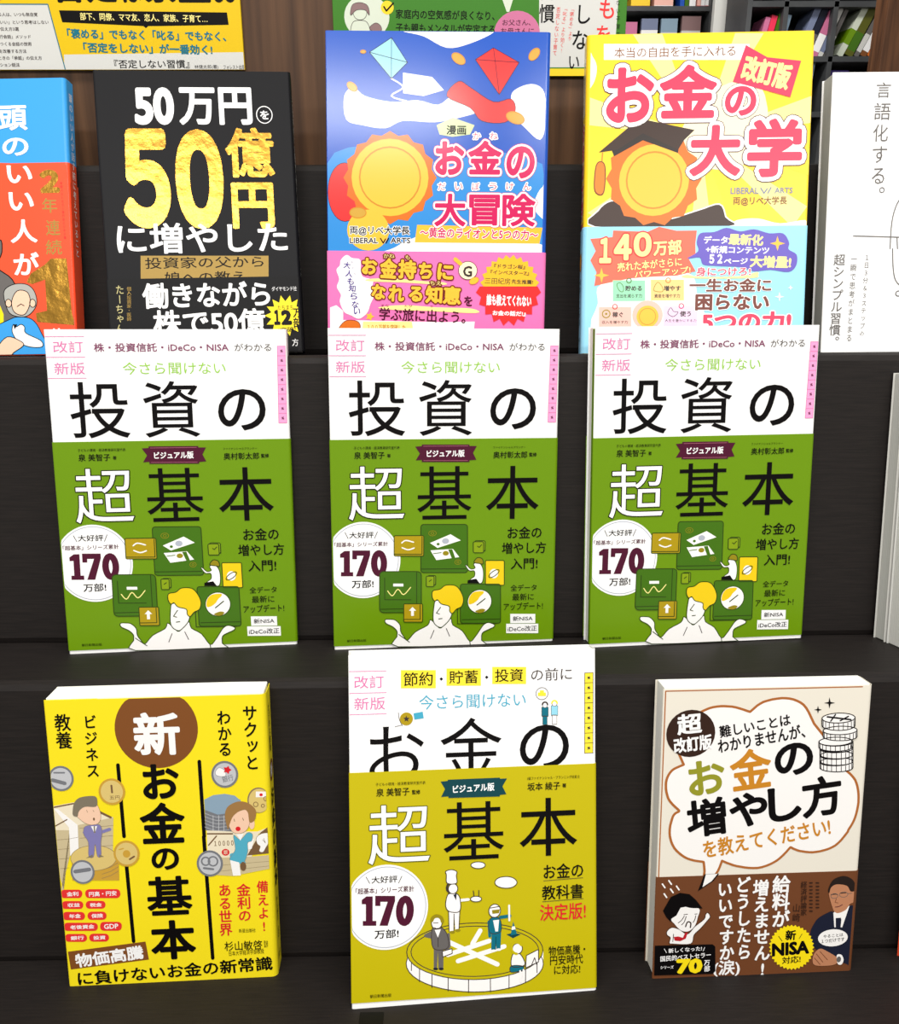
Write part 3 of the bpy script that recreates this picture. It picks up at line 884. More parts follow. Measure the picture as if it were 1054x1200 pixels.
s.part('slogan_lettering')
s.T('お金の',127.7,134.07,24.45,8.91,'ink',b=0.012)
s.S('soft_ink',2,0.31,[(115.5,139.7),(139.6,139)])
s.T('教科書',127.18,147.04,25.4,8.77,'ink',b=0.012)
s.S('soft_ink',2,0.31,[(114.8,152.4),(139.9,151.8)])
s.T('決定版!',127.29,159.13,28.21,10.17,'red_ink',b=0.01)
s.part('update_lettering')
s.T('物価高騰・',129.67,182.87,22.68,5.87,'ink',b=0.008)
s.T('円安時代',129.42,188.73,20.36,5.87,'ink',b=0.008)
s.T('に対応!',129.78,194.79,16.17,5.57,'ink',b=0.008)
s.part('publisher_lettering')
s.T('朝日新聞出版',16.83,203.67,12.68,2.12,'ink')
s.build()
s = on_cover(band, 148, 211, 15, band=True, face='right', rough=0.34)
s.part('lettering')
s.V('超基本',7,76,7,112,6,'ink')
s.V('坂本綾子著 泉美智子監修',7.25,120,7.25,168,2.5,'ink')
s.build()
yellow, cover, band = make_book('bright yellow book with brown circle and drawn coins at the left of the bottom row', (-0.1656, 0.4424, 0.8388), (-0.1581, 0.0075, 0.0486), 0.127, 0.186, 0.021, [(0, 186, 'yellow_cover')], rough=0.4, r=0.0035, top_gap=-0.0008)
s = on_cover(cover, 127, 186, 21, r=2.2)
s.part('title_lettering')
s.E('brown_ink',1,62.97,19.25,23.95,24.86,n=48)
s.T('新',62.98,22.49,26.89,26.87,'white_ink',b=0.032)
s.S('ink',1,2.14,[(39.3,41.2),(39.5,62.9),(39.7,87.2)])
s.S('ink',1,2.16,[(86.6,40.7),(86.9,89.2)])
s.T('お',63.47,52.62,21.28,22.38,'ink',b=0.032,L=3)
s.T('金',62.83,79.32,26.4,26.62,'ink',b=0.03,L=3)
s.S('ink',1,2.18,[(39.7,96.9),(40.6,157.2)])
s.S('ink',1,2.2,[(86.6,89.2),(87.7,171.2)])
s.T('の',62.99,102.94,16.38,14.33,'ink',b=0.032,L=3)
s.T('基',63.94,127.31,26.99,26.15,'ink',b=0.025,L=3)
s.T('本',64.45,157.2,27.11,26.83,'ink',b=0.03,L=3)
s.part('tagline_lettering')
s.V('サクッと',117.56,6.11,117.45,47.7,8.32,'ink',b=0.02)
s.V('わかる',102.39,8.7,102.06,38.49,7.86,'ink',b=0.02)
s.part('series_lettering')
s.V('ビジネス',25.35,8.81,24.57,49.42,7.3,'ink',b=0.02)
s.V('教養',9.69,8.15,9.46,30.2,8.94,'ink',b=0.014)
s.part('word_tag')
s.P('tag_red',1,[(10.5,120.8),(11.5,121.2),(12.3,122.1),(12.5,123.4),(12.4,124),(12,125.2),(11.2,126.1),(10.1,126.4),(1.6,126),(0.6,125.6),(-0.2,124.7),(-0.3,123.4),(-0.3,122.8),(0.1,121.6),(1,120.7),(2.1,120.4)])
s.T('金利',6.71,123.43,6.83,2.96,'white_ink',b=0.02)
s.P('tag_red',1,[(32.9,121.5),(34,121.9),(34.7,122.9),(34.9,124.1),(34.9,125.1),(34.5,126.3),(33.6,127.2),(32.5,127.5),(16.2,126.7),(15.1,126.3),(14.4,125.4),(14.2,124.1),(14.2,123.1),(14.6,121.9),(15.5,121.1),(16.6,120.8)])
s.T('円高・円安',24.54,124.11,16.34,3.29,'white_ink',b=0.02)
s.P('tag_red',1,[(10.5,128.4),(11.5,128.8),(12.3,129.7),(12.5,131),(12.4,131.3),(12.1,132.5),(11.2,133.4),(10.1,133.7),(1.6,133.2),(0.6,132.9),(-0.2,131.9),(-0.3,130.7),(-0.3,130.3),(0.1,129.1),(0.9,128.3),(2.1,128)])
s.T('収益',6.86,130.85,7.14,2.64,'white_ink',b=0.02)
s.P('tag_red',1,[(23.6,128.9),(24.7,129.2),(25.4,130.2),(25.6,131.4),(25.6,131.8),(25.2,133),(24.3,133.9),(23.2,134.1),(15.9,133.8),(14.8,133.4),(14.1,132.4),(13.9,131.2),(13.9,130.9),(14.3,129.6),(15.2,128.8),(16.3,128.5)])
s.T('税金',19.91,131.32,7.01,2.64,'white_ink',b=0.02)
s.P('tag_red',1,[(10.9,135.7),(12,136.1),(12.7,137),(12.9,138.3),(12.9,138.8),(12.5,140),(11.6,140.9),(10.5,141.1),(1.6,140.7),(0.6,140.3),(-0.2,139.4),(-0.4,138.1),(-0.3,137.6),(0.1,136.4),(0.9,135.5),(2.1,135.2)])
s.T('年金',7.01,138.23,6.86,2.82,'white_ink',b=0.02)
s.P('tag_red',1,[(23.7,136.1),(24.7,136.5),(25.5,137.5),(25.7,138.7),(25.6,139.2),(25.3,140.5),(24.4,141.3),(23.3,141.6),(16.4,141.3),(15.3,140.9),(14.6,139.9),(14.4,138.7),(14.4,138.2),(14.8,137),(15.7,136.1),(16.8,135.8)])
s.T('保険',20.17,138.71,6.88,2.82,'white_ink',b=0.02)
s.P('tag_red',1,[(18,143.3),(19.1,143.7),(19.8,144.7),(20,145.9),(20,146.4),(19.6,147.7),(18.7,148.6),(17.6,148.8),(1.6,148),(0.6,147.6),(-0.2,146.7),(-0.4,145.4),(-0.3,144.9),(0.1,143.7),(0.9,142.8),(2.1,142.5)])
s.T('老後資金',10.75,145.73,14.36,2.83,'white_ink',b=0.02)
s.P('tag_red',1,[(32.3,143.4),(33.3,143.8),(34.1,144.7),(34.3,146),(34.2,147),(33.8,148.2),(33,149.1),(31.8,149.4),(23.3,149),(22.2,148.6),(21.5,147.6),(21.3,146.3),(21.4,145.4),(21.8,144.1),(22.6,143.2),(23.8,143)])
s.T('GDP',27.94,146.18,8.53,3.34,'white_ink',b=0.02)
s.P('tag_red',1,[(11,150.5),(12,150.9),(12.8,151.9),(13,153.1),(13,153.5),(12.6,154.7),(11.7,155.6),(10.6,155.9),(1.9,155.4),(0.8,155),(0.1,154.1),(-0.1,152.8),(-0.1,152.5),(0.3,151.2),(1.2,150.3),(2.3,150.1)])
s.T('銀行',7.25,153,7.92,2.68,'white_ink',b=0.02)
s.P('tag_red',1,[(24.1,151),(25.1,151.4),(25.9,152.4),(26.1,153.6),(26.1,154),(25.7,155.2),(24.8,156.1),(23.7,156.4),(16.3,156),(15.2,155.6),(14.5,154.6),(14.3,153.4),(14.3,153),(14.7,151.8),(15.6,150.9),(16.7,150.6)])
s.T('投資',20.4,153.5,7.21,2.68,'white_ink',b=0.02)
s.part('slogan_lettering')
s.V('備えよ!',120.24,119.52,119.95,155.05,6.86,'red_ink',b=0.016)
s.V('金利の',108.68,121.3,108.55,147.2,8.03,'red_ink',b=0.016)
s.V('ある世界',97.41,120.77,96.55,156.23,7.71,'red_ink',b=0.016)
s.part('author_lettering')
s.T('杉山敏啓',106.83,163.38,23.07,6.46,'ink',b=0.008)
s.T('監修',120.68,162.91,2.42,4.77,'ink')
s.T('日本大学経済学部教授',108.5,168.08,21.46,3.41,'ink',a=2)
s.T('新星出版社',109.63,153.17,10.23,2.7,'ink')
s.part('subtitle_lettering')
s.P('brown_ink',1,[(0.9,162.1),(47.7,157.6),(49,170),(1.7,174.3)])
s.T('物価高騰',25.44,166.58,41.45,9.47,'white_ink',b=0.03,a=6)
s.T('に負けないお金の新常識',64.68,178.65,118.84,9.75,'ink',b=0.022,a=2.2)
s.part('worried_man_drawing')
s.E('dark_silver',3,6.03,48.5,7.22,7.99)
s.E('coin_silver',3.5,6.03,48.5,6.07,6.71)
s.S('dark_silver',4,2.32,[(1.1,49.3),(7.9,51.6)])
s.S('dark_silver',4,0.98,[(2.4,44.7),(8.2,44.9)])
s.P('note_beige',1,[(0.3,65.9),(11.9,64),(34.3,74.5),(32.5,95.9),(16.3,94.5),(8.2,94.9),(-1,120.4),(1.8,120.6),(0.3,112)])
s.P('note_light',1.4,[(0.3,65.9),(11.9,64),(34.3,74.5),(14.1,78.5),(7.7,81.7),(-0.7,81.3)])
s.S('note_brown',2,0.86,[(0.6,66.6),(11.8,64.7)])
s.S('note_brown',2,1.36,[(26.8,70.8),(32.8,74.4)])
s.S('note_brown',2,0.74,[(0.2,78.6),(7.3,74.8)])
s.S('note_line',2,0.19,[(0.4,87.6),(7.5,87.3)])
s.S('note_line',2,0.19,[(0.5,93.8),(7.1,93.6)])
s.S('note_line',2,0.19,[(0.7,100.1),(6.6,99.8)])
s.S('note_line',2,0.19,[(0.9,106.4),(6.1,106.1)])
s.S('note_line',2,0.19,[(14.3,80.6),(33.8,79.7)])
s.S('note_line',2,0.19,[(13.8,87.1),(33.3,86.2)])
s.S('note_line',2,0.19,[(13.3,93.4),(32.9,92.5)])
s.P('print_white',2.4,[(0,67.3),(2.9,68.1),(13.2,78.5),(8.1,80)])
s.P('print_white',2.4,[(8.1,80),(13.3,78.5),(12.6,94.4),(7.4,98.3)])
s.S('note_line',3,0.19,[(7.9,87.2),(12.9,86.4)])
s.P('coin_gold',2.6,[(8.1,99.8),(35.5,101.7),(34.9,115.7),(7.3,114.5)])
s.E('coin_pale',3,20.89,100.32,13.45,8.28,line='note_line',lw=0.25)
s.S('note_line',3.4,0.25,[(25.3,108.2),(30.5,106.7),(35.4,103.8)])
s.S('note_line',3.4,0.25,[(25.1,111.1),(30.3,109.5),(35.2,106.6)])
s.S('note_line',3.4,0.25,[(24.9,113.9),(30.1,112.3),(35,109.4)])
s.P('hair_grey',4.6,[(11.1,69.4),(12.5,64),(16.4,60.8),(24.5,60.4),(25.8,63.9),(24.6,67.2),(18.4,67),(14.8,69.6),(13.6,73),(11.2,72.2)],n=4)
s.P('skin',4,[(15.1,66.2),(19.8,65),(24.8,65.2),(26.9,70.1),(26.8,75.6),(23.8,78.6),(18.8,78),(14.5,74.4),(13.1,71.6)],n=4,line='note_line',lw=0.18)
s.P('suit_lilac',4,[(17.1,80),(21.3,78.8),(26.2,79),(27.1,83.9),(26,90.1),(25.4,99.1),(23.2,99),(22.5,91.3),(21,99.3),(18.2,98.8),(18.6,89.8),(16.4,84.8)],n=4,line='note_line',lw=0.19)
s.S('suit_lilac',4,1.99,[(27.1,83.5),(31.6,82)])
s.S('suit_lilac',4.4,2.11,[(16.9,83.4),(22.6,85.8)])
s.P('print_white',5,[(20.9,79.5),(24.6,79.6),(22.8,84.4)])
s.S('hair_grey',5.4,0.81,[(22.9,79.9),(22.8,83.7)])
s.E('note_brown',5,23.03,75.01,0.56,0.96)
s.S('note_line',5,0.25,[(19.2,69.1),(19.7,70.5)])
s.S('note_line',5,0.25,[(22.9,69.2),(23.4,70.3)])
s.P('hair_grey',5,[(16.5,100.1),(20.5,97.9),(20.6,99.6)])
s.P('hair_grey',5,[(24.2,98),(27.2,99.6),(24.4,99.8)])
s.E('coin_gold',4,34.69,57.94,7.67,8.47)
s.E('coin_pale',4.5,34.69,57.94,6.44,7.11)
s.S('note_brown',5,1.11,[(34.7,54),(34.8,58.4)])
s.T('五円',36.01,61.71,5.88,2.39,'note_brown',L=5)
s.E('coin_gold',4,40.49,98.25,7.66,8.56)
s.E('coin_pale',4.5,40.49,98.25,6.43,7.19)
s.E('coin_gold',5,40.48,98.39,2.2,2.45)
s.S('coin_gold',5,0.75,[(36.3,95.4),(38.8,94.8)])
s.S('note_brown',5,1.13,[(42.1,102),(44.8,100.3)])
s.E('dark_silver',5,13.83,109.13,7.01,7.9)
s.E('coin_silver',5.5,13.83,109.13,5.89,6.63)
s.S('dark_silver',6,2.5,[(9.6,108.6),(17.8,107.6)])
s.part('cheerful_man_drawing')
s.E('dark_silver',3,101.11,49.46,7.89,8.61)
s.E('coin_silver',3.5,101.11,49.46,6.63,7.23)
s.P('red_ink',4.4,[(105.3,46.7),(103.9,47.6),(103.4,49.3),(102.2,48.1),(100.6,48.2),(101.3,46.6),(100.7,44.9),(102.3,45.1),(103.6,44),(104,45.7)])
s.T('銀行',102.72,52.04,6.55,4.01,'dark_silver',L=5,a=12)
s.P('print_white',4.2,[(95.6,48),(97.8,45.1),(101,46.7),(101.5,50.4),(96.9,50.2)],n=4,line='dark_silver',lw=0.2)
s.P('dark_silver',1.5,[(88.2,65.2),(109.5,66),(108.5,87.5),(88,85.1)])
s.S('coin_silver',2,0.27,[(88.1,74),(94.8,76.7),(102.3,76.5)],n=4)
s.S('coin_silver',2,0.27,[(88,76.2),(94.7,78.9),(102.2,78.7)],n=4)
s.S('coin_silver',2,0.27,[(87.9,78.5),(94.6,81.1),(102.1,80.9)],n=4)
s.S('coin_silver',2,0.27,[(87.8,80.7),(94.5,83.3),(101.9,83.1)],n=4)
s.S('coin_silver',2,0.27,[(87.6,82.9),(94.4,85.6),(101.8,85.4)],n=4)
s.S('coin_silver',2.2,0.34,[(92.9,75.7),(92.4,85.7)])
s.S('coin_silver',2.2,0.34,[(96.2,75.8),(95.7,85.8)])
s.S('coin_silver',2.2,0.34,[(99.3,76),(98.8,86)])
s.P('steel_blue',2.4,[(88.2,65.2),(93.6,62.5),(100.3,61.9),(106.3,63.3),(109.8,66.8),(106.5,72.6),(101.7,74.6),(95.6,75.2),(88.2,71.8)])
s.P('note_brown',2,[(120.4,88),(127.7,84.6),(127.7,101.9),(111.9,102.7)])
s.P('note_light',2.4,[(88.7,85.2),(103.8,86.6),(118.7,87.2),(127.3,84.9),(127.6,87.2),(119.3,88.7),(114.6,103.5),(96.9,103.5),(88.3,98.6)])
s.T('１００００',98.36,93.99,11.52,3.37,'note_brown',b=0.02,L=3)
s.E('red_ink',3,99.08,99.99,2.31,2.26)
s.T('銀',99.09,99.92,2.44,2.86,'note_light',L=4)
s.S('note_brown',3,0.94,[(88.9,87.4),(103.7,88)])
s.S('note_brown',3,0.81,[(89.2,94.9),(94.2,89.1)])
s.P('note_beige',2,[(96.9,103.5),(114.6,103.5),(127.6,103),(127.4,112.1),(102.4,115.9),(90.9,114.6)])
s.S('note_line',3,0.2,[(97,108.4),(127.6,107.1)])
s.S('note_line',3,0.2,[(94,112.5),(127.5,110.2)])
s.P('print_white',3,[(117.8,91.6),(120.7,88.8),(125.5,88.6),(126.5,92.8),(123.7,97.2),(121.5,100.8),(119.2,100),(120,97),(118.4,95.4)],n=4,line='note_line',lw=0.27)
s.S('note_line',4,0.27,[(121.6,92.6),(123.2,94.9),(122.3,91.8)])
s.E('note_line',2.6,120.27,66.83,6.62,8.28)
s.E('coin_pale',3,120.6,67.07,6.22,7.69)
s.P('print_white',4,[(118.9,61.1),(125.1,61.4),(124.9,65),(118.7,64.8)])
s.E('red_ink',5,121.91,63.29,1.01,0.96)
s.E(None,4.5,124.7,65.9,1.35,1.47,line='note_brown',lw=0.34)
s.E(None,4.5,118.47,69.34,1.35,1.48,line='note_brown',lw=0.34)
s.E(None,4.5,122.69,70.4,0.95,1.03,line='note_brown',lw=0.34)
s.P('print_white',4,[(112.4,98.9),(114.8,98.3),(116.4,92.3),(115.2,90.8),(112.4,91.4)])
s.P('suit_aqua',4,[(104.4,88.8),(108.3,92),(112.6,87.7),(115.6,88.6),(115.1,93),(112.6,94.4),(112.3,100.4),(108.9,107.8),(101.5,105.2),(103.1,101.5),(105,97.8)],n=4,line='note_line',lw=0.2)
s.P('print_white',5,[(106.1,88.2),(110.5,88.3),(108.3,92.7)])
s.S('suit_aqua',4.4,3.4,[(103.1,102.3),(109,107.1)])
s.P('print_white',4.6,[(101.5,105.2),(106.9,107),(107.5,115.7),(102.8,115.7)])
s.E('note_brown',4.8,109.19,109.73,1.78,3.03)
s.P('skin',4.8,[(101.4,79.8),(103.6,76.1),(110.5,72.7),(113.9,73.6),(114.6,79.6),(112.7,85.4),(108.5,87.9),(103.8,86.6)],n=4,line='note_line',lw=0.2)
s.E('skin',4.7,115.55,81.83,1.69,3.72)
s.P('hair_brown',5.6,[(99.9,76),(101.9,70.2),(108.1,67.1),(114.1,68.4),(118.3,73),(117.7,78.9),(115.6,81.1),(114.1,80.3),(113.5,74.3),(110.6,72.4),(105,76.2),(102.3,82),(101.2,85)],n=4)
s.E('red_ink',5.5,107.28,84.84,1.49,1.49)
s.S('note_line',5.5,0.41,[(105.2,78.4),(105.5,79.9)])
s.S('note_line',5.5,0.41,[(110.3,77.9),(110.8,79.4)])
s.E('dark_silver',4,89.35,106.95,7.82,8.7)
s.E('coin_silver',4.5,89.35,106.95,6.57,7.3)
s.E(None,4.5,86.92,105.33,2.37,2.64,line='dark_silver',lw=0.95)
s.E(None,4.5,91.32,105.53,2.72,3.02,line='dark_silver',lw=0.95)
s.S('dark_silver',5,1.36,[(85.7,109.8),(91.1,110.8)])
s.build()
s = on_cover(cover, 127, 186, 21, face='right')
s.part('lettering')
s.V('ビジネス教養',8.75,9,8.75,40,4.5,'ink',b=0.02)
s.E('brown_ink',1,9,52,6,7)
s.T('新',9,52,6,8,'white_ink',b=0.03)
s.V('お金の基本',9,62,9,130,10,'ink',b=0.03)
s.V('杉山敏啓 監修',9,136,9,166,4,'ink')
s.T('新星出版社',9,176,8,4,'ink')
s.build()
cream, cover, band = make_book('cream and brown book with a big speech bubble at the right of the bottom row', (0.1946, 0.4389, 0.8389), (-0.1804, 0.0110, 0.0387), 0.1265, 0.1875, 0.017, [(0, 187.5, 'cream')], band=[(119.2, 187.2, 'band_brown')], rough=0.4, top_gap=-0.0006)
s = on_cover(cover, 126.5, 187.5, 17)
s.S('copper_ink', .5, .7, [(1.2, 187), (1.2, 1), (120, .8)])
s.build()
s = on_cover(cover, 126.5, 187.5, 17)
s.part('speech_bubble')
s.P('print_white',1,[(21.7,14.9),(22.7,14.4),(24.2,13.6),(26,12.8),(28,12),(30,11.5),(32.1,11.2),(34.3,11),(36.6,11),(39,11.2),(41.3,11.4),(43.7,11.9),(46.3,12.7),(48.9,13.6),(51,14.4),(52.5,14.9),(52.5,14.9),(53.5,14),(54.8,12.8),(56.4,11.3),(58.3,10),(60.3,8.9),(62.7,8.2),(65.4,7.5),(68.3,7.1),(71.1,6.8),(73.7,6.9),(76.1,7.2),(78.5,7.8),(80.7,8.7),(82.8,9.8),(84.7,11.2),(86.5,13.3),(88.2,16),(89.7,18.9),(91,21.4),(91.9,23.2),(98.1,30.7),(111.1,51.2),(111.1,51.2),(112.3,52.3),(114.1,53.8),(116.2,55.6),(118.2,57.7),(119.7,59.7),(120.7,61.9),(121.5,64.3),(122.1,66.9),(122.5,69.4),(122.7,71.9),(122.8,74.4),(122.6,77),(122.3,79.5),(121.9,81.9),(121.4,84.1),(120.7,86.2),(119.9,88.1),(119,89.9),(118.1,91.4),(117.6,92.5),(117.6,93.1),(116.7,94.4),(115.4,96.3),(113.8,98.5),(112,100.5),(110.2,102.1),(108.1,103.3),(105.8,104.3),(103.3,105),(100.9,105.6),(98.6,105.9),(96.4,106.1),(94.2,106),(92,105.7),(90,105.3),(88.3,105),(86.7,104.5),(85.3,103.9),(84,103.3),(83,102.7),(82.2,102.3),(82.2,102.3),(81.2,103.5),(79.7,105.4),(77.9,107.4),(75.9,109.4),(73.9,111),(71.9,112.2),(69.7,113.3),(67.3,114.2),(64.9,114.9),(62.5,115.3),(59.9,115.3),(57.1,115.1),(54.3,114.7),(51.6,114.1),(49.2,113.6),(47,112.9),(44.8,112),(42.8,111.2),(41.2,110.4),(40,109.8),(40,109.8),(39.5,111.5),(38.8,113.8),(37.8,116.4),(36.3,119),(33.8,121.7),(30.6,124.7),(27.5,127.3),(25.4,129.2),(25.4,129.2),(26.2,127.3),(27.4,124.5),(28.6,121.5),(29.3,118.8),(29.5,116.3),(29.2,113.8),(28.9,111.7),(28.6,110.2),(28.6,110.2),(27.2,109.9),(25.2,109.6),(22.8,109.1),(20.5,108.4),(18.4,107.6),(16.5,106.5),(14.7,105.2),(13,103.7),(11.4,102.1),(10.1,100.4),(9.1,98.6),(8.2,96.6),(7.6,94.6),(7.1,92.5),(6.9,90.4),(6.9,88.2),(7.1,85.8),(7.6,83.5),(8.1,81.4),(8.6,79.8),(9.3,78.7),(10.1,77.9),(10.9,77.5),(11.6,77.2),(12.1,76.9),(12.1,76.2),(11.1,75.2),(9.6,73.8),(8,72.2),(6.5,70.4),(5.3,68.5),(4.6,66.5),(4,64.3),(3.6,62.1),(3.5,59.9),(3.5,58),(3.8,56.2),(4.3,54.6),(5,53.1),(5.8,51.8),(6.8,50.6),(8.1,49.6),(9.7,48.8),(11.3,48.1),(12.8,47.5),(13.8,47.1),(10.7,40.3),(16.2,18.4)],line='copper_ink',lw=1.5)
s.part('badge')
s.E('dark_brown',3,17.24,27.53,14.77,14.78)
s.T('超',16.14,21.49,15,12.9,'white_ink',b=0.03,L=4,a=5)
s.T('改訂版',18.71,33.97,23.16,9.6,'white_ink',b=0.035,L=4,a=6)
s.part('title_lettering')
s.T('お',28.04,55.45,22.21,22.02,'olive_gold',b=0.03,L=3,a=7)
s.T('金',54.78,50.95,25.18,25.92,'amber_ink',b=0.025,L=3,a=7)
s.T('の',80.87,45.3,23.69,20.67,'ink',b=0.03,L=3,a=7)
s.T('増',29.11,81.15,24.26,24.64,'ink',b=0.03,L=3,a=7)
s.T('や',54.75,76.85,23.49,22.06,'ink',b=0.035,L=3,a=7)
s.T('し',76.92,73.87,20.38,22.38,'ink',b=0.035,L=3,a=7)
s.T('方',99.64,69.6,24.83,26.19,'ink',b=0.03,L=3,a=7)
s.part('subtitle_lettering')
s.T('難しいことは',55.92,23.63,43.27,7.67,'ink',b=0.022,L=3,a=9.5)
s.T('わかりませんが、',60.28,31.7,53.29,8.89,'ink',b=0.022,L=3,a=9.5)
s.part('request_lettering')
s.T('を教えてください!',67.1,95.8,79.24,12.02,'amber_ink',b=0.02,L=3,a=9.5)
s.part('coin_drawing')
s.P('print_white',3,[(97,47.4),(117.4,47.9),(117.2,51.8),(117.7,51.8),(117.4,52.4),(116.7,52.9),(115.5,53.4),(114,53.7),(112,54),(109.9,54.1),(107.6,54.1),(105.4,54),(103.2,53.7),(101.2,53.4),(99.6,52.9),(98.4,52.4),(97.6,51.9),(97.3,51.3),(97.3,51.3)])
s.S('ink',3.6,0.58,[(97,47.4),(97.3,51.3),(97.3,51.3),(97.6,51.9),(98.4,52.4),(99.6,52.9),(101.2,53.4),(103.2,53.7),(105.4,54),(107.6,54.1),(109.9,54.1),(112,54),(114,53.7),(115.5,53.4),(116.7,52.9),(117.4,52.4),(117.7,51.8),(117.7,51.8),(117.4,47.9)])
s.S('ink',3.6,0.44,[(97.8,48.8),(98,51.9)])
s.S('ink',3.6,0.44,[(99.4,49.5),(99.6,52.6)])
s.S('ink',3.6,0.44,[(101.6,50.1),(101.8,53.2)])
s.S('ink',3.6,0.44,[(104.4,50.5),(104.6,53.6)])
s.S('ink',3.6,0.44,[(107.4,50.7),(107.6,53.8)])
s.S('ink',3.6,0.44,[(110.4,50.6),(110.6,53.8)])
s.S('ink',3.6,0.44,[(113.1,50.4),(113.3,53.5)])
s.S('ink',3.6,0.44,[(115.3,49.9),(115.5,53.1)])
s.S('ink',3.6,0.44,[(116.8,49.3),(117,52.4)])
s.E('print_white',4,107.19,47.65,10.19,2.56,line='ink',lw=0.58)
s.P('print_white',3.8,[(96.8,43.2),(117.1,43.7),(116.9,47.6),(117.4,47.6),(117.1,48.2),(116.4,48.7),(115.2,49.2),(113.7,49.5),(111.7,49.8),(109.6,49.9),(107.3,49.9),(105.1,49.8),(102.9,49.5),(101,49.2),(99.3,48.7),(98.1,48.2),(97.3,47.7),(97,47.1),(97,47.1)])
s.S('ink',4.4,0.58,[(96.8,43.2),(97,47.1),(97,47.1),(97.3,47.7),(98.1,48.2),(99.3,48.7),(101,49.2),(102.9,49.5),(105.1,49.8),(107.3,49.9),(109.6,49.9),(111.7,49.8),(113.7,49.5),(115.2,49.2),(116.4,48.7),(117.1,48.2),(117.4,47.6),(117.4,47.6),(117.1,43.7)])
s.S('ink',4.4,0.43,[(97.6,44.6),(97.8,47.7)])
s.S('ink',4.4,0.44,[(99.1,45.3),(99.3,48.4)])
s.S('ink',4.4,0.44,[(101.4,45.9),(101.6,49)])
s.S('ink',4.4,0.44,[(104.1,46.3),(104.3,49.4)])
s.S('ink',4.4,0.44,[(107.1,46.4),(107.3,49.6)])
s.S('ink',4.4,0.44,[(110.1,46.4),(110.3,49.6)])
s.S('ink',4.4,0.44,[(112.8,46.2),(113,49.3)])
s.S('ink',4.4,0.44,[(115,45.7),(115.2,48.9)])
s.S('ink',4.4,0.44,[(116.5,45.1),(116.7,48.2)])
s.E('print_white',4.8,106.91,43.45,10.17,2.55,line='ink',lw=0.58)
s.P('print_white',4.6,[(96.5,39),(116.8,39.5),(116.6,43.4),(117.1,43.4),(116.8,44),(116.1,44.5),(114.9,44.9),(113.4,45.3),(111.5,45.6),(109.3,45.7),(107.1,45.7),(104.8,45.6),(102.6,45.3),(100.7,45),(99.1,44.5),(97.8,44),(97,43.5),(96.7,42.9),(96.7,42.9)])
s.S('ink',5.2,0.58,[(96.5,39),(96.7,42.9),(96.7,42.9),(97,43.5),(97.8,44),(99.1,44.5),(100.7,45),(102.6,45.3),(104.8,45.6),(107.1,45.7),(109.3,45.7),(111.5,45.6),(113.4,45.3),(114.9,44.9),(116.1,44.5),(116.8,44),(117.1,43.4),(117.1,43.4),(116.8,39.5)])
s.S('ink',5.2,0.43,[(97.3,40.4),(97.5,43.5)])
s.S('ink',5.2,0.43,[(98.8,41.1),(99,44.2)])
s.S('ink',5.2,0.43,[(101.1,41.7),(101.3,44.8)])
s.S('ink',5.2,0.44,[(103.8,42.1),(104,45.2)])
s.S('ink',5.2,0.44,[(106.8,42.3),(107,45.4)])
s.S('ink',5.2,0.44,[(109.8,42.2),(110,45.4)])
s.S('ink',5.2,0.44,[(112.5,42),(112.7,45.1)])
s.S('ink',5.2,0.44,[(114.7,41.5),(114.9,44.6)])
s.S('ink',5.2,0.44,[(116.2,40.9),(116.4,44)])
s.E('print_white',5.6,106.62,39.26,10.16,2.55,line='ink',lw=0.58)
s.P('print_white',5.4,[(96.2,34.8),(116.5,35.3),(116.3,39.2),(116.8,39.2),(116.5,39.8),(115.8,40.3),(114.7,40.8),(113.1,41.1),(111.2,41.4),(109,41.5),(106.8,41.5),(104.5,41.4),(102.4,41.1),(100.4,40.8),(98.8,40.3),(97.5,39.8),(96.8,39.3),(96.5,38.7),(96.5,38.7)])
s.S('ink',6,0.58,[(96.2,34.8),(96.5,38.7),(96.5,38.7),(96.8,39.3),(97.5,39.8),(98.8,40.3),(100.4,40.8),(102.4,41.1),(104.5,41.4),(106.8,41.5),(109,41.5),(111.2,41.4),(113.1,41.1),(114.7,40.8),(115.8,40.3),(116.5,39.8),(116.8,39.2),(116.8,39.2),(116.5,35.3)])
s.S('ink',6,0.43,[(97,36.2),(97.2,39.4)])
s.S('ink',6,0.43,[(98.6,36.9),(98.8,40)])
s.S('ink',6,0.43,[(100.8,37.5),(101,40.6)])
s.S('ink',6,0.43,[(103.5,37.9),(103.8,41)])
s.S('ink',6,0.43,[(106.5,38.1),(106.8,41.2)])
s.S('ink',6,0.44,[(109.5,38),(109.7,41.2)])
s.S('ink',6,0.44,[(112.2,37.8),(112.4,40.9)])
s.S('ink',6,0.44,[(114.4,37.3),(114.6,40.5)])
s.S('ink',6,0.44,[(115.9,36.7),(116.1,39.8)])
s.E('print_white',6.4,106.34,35.09,10.15,2.54,line='ink',lw=0.58)
s.P('print_white',6.4,[(95.5,34.4),(115.7,34.9),(115.5,38.4),(116,38.5),(115.8,39.1),(115.1,39.6),(113.9,40.1),(112.3,40.5),(110.4,40.7),(108.3,40.9),(106,40.9),(103.7,40.8),(101.6,40.5),(99.6,40.1),(98,39.7),(96.8,39.1),(96,38.5),(95.7,37.9),(95.7,37.9)])
s.S('ink',7,0.58,[(95.5,34.4),(95.7,37.9),(95.7,37.9),(96,38.5),(96.8,39.1),(98,39.7),(99.6,40.1),(101.6,40.5),(103.7,40.8),(106,40.9),(108.3,40.9),(110.4,40.7),(112.3,40.5),(113.9,40.1),(115.1,39.6),(115.8,39.1),(116,38.5),(116,38.5),(115.7,34.9)])
s.S('ink',7,0.43,[(96.3,35.8),(96.4,38.6)])
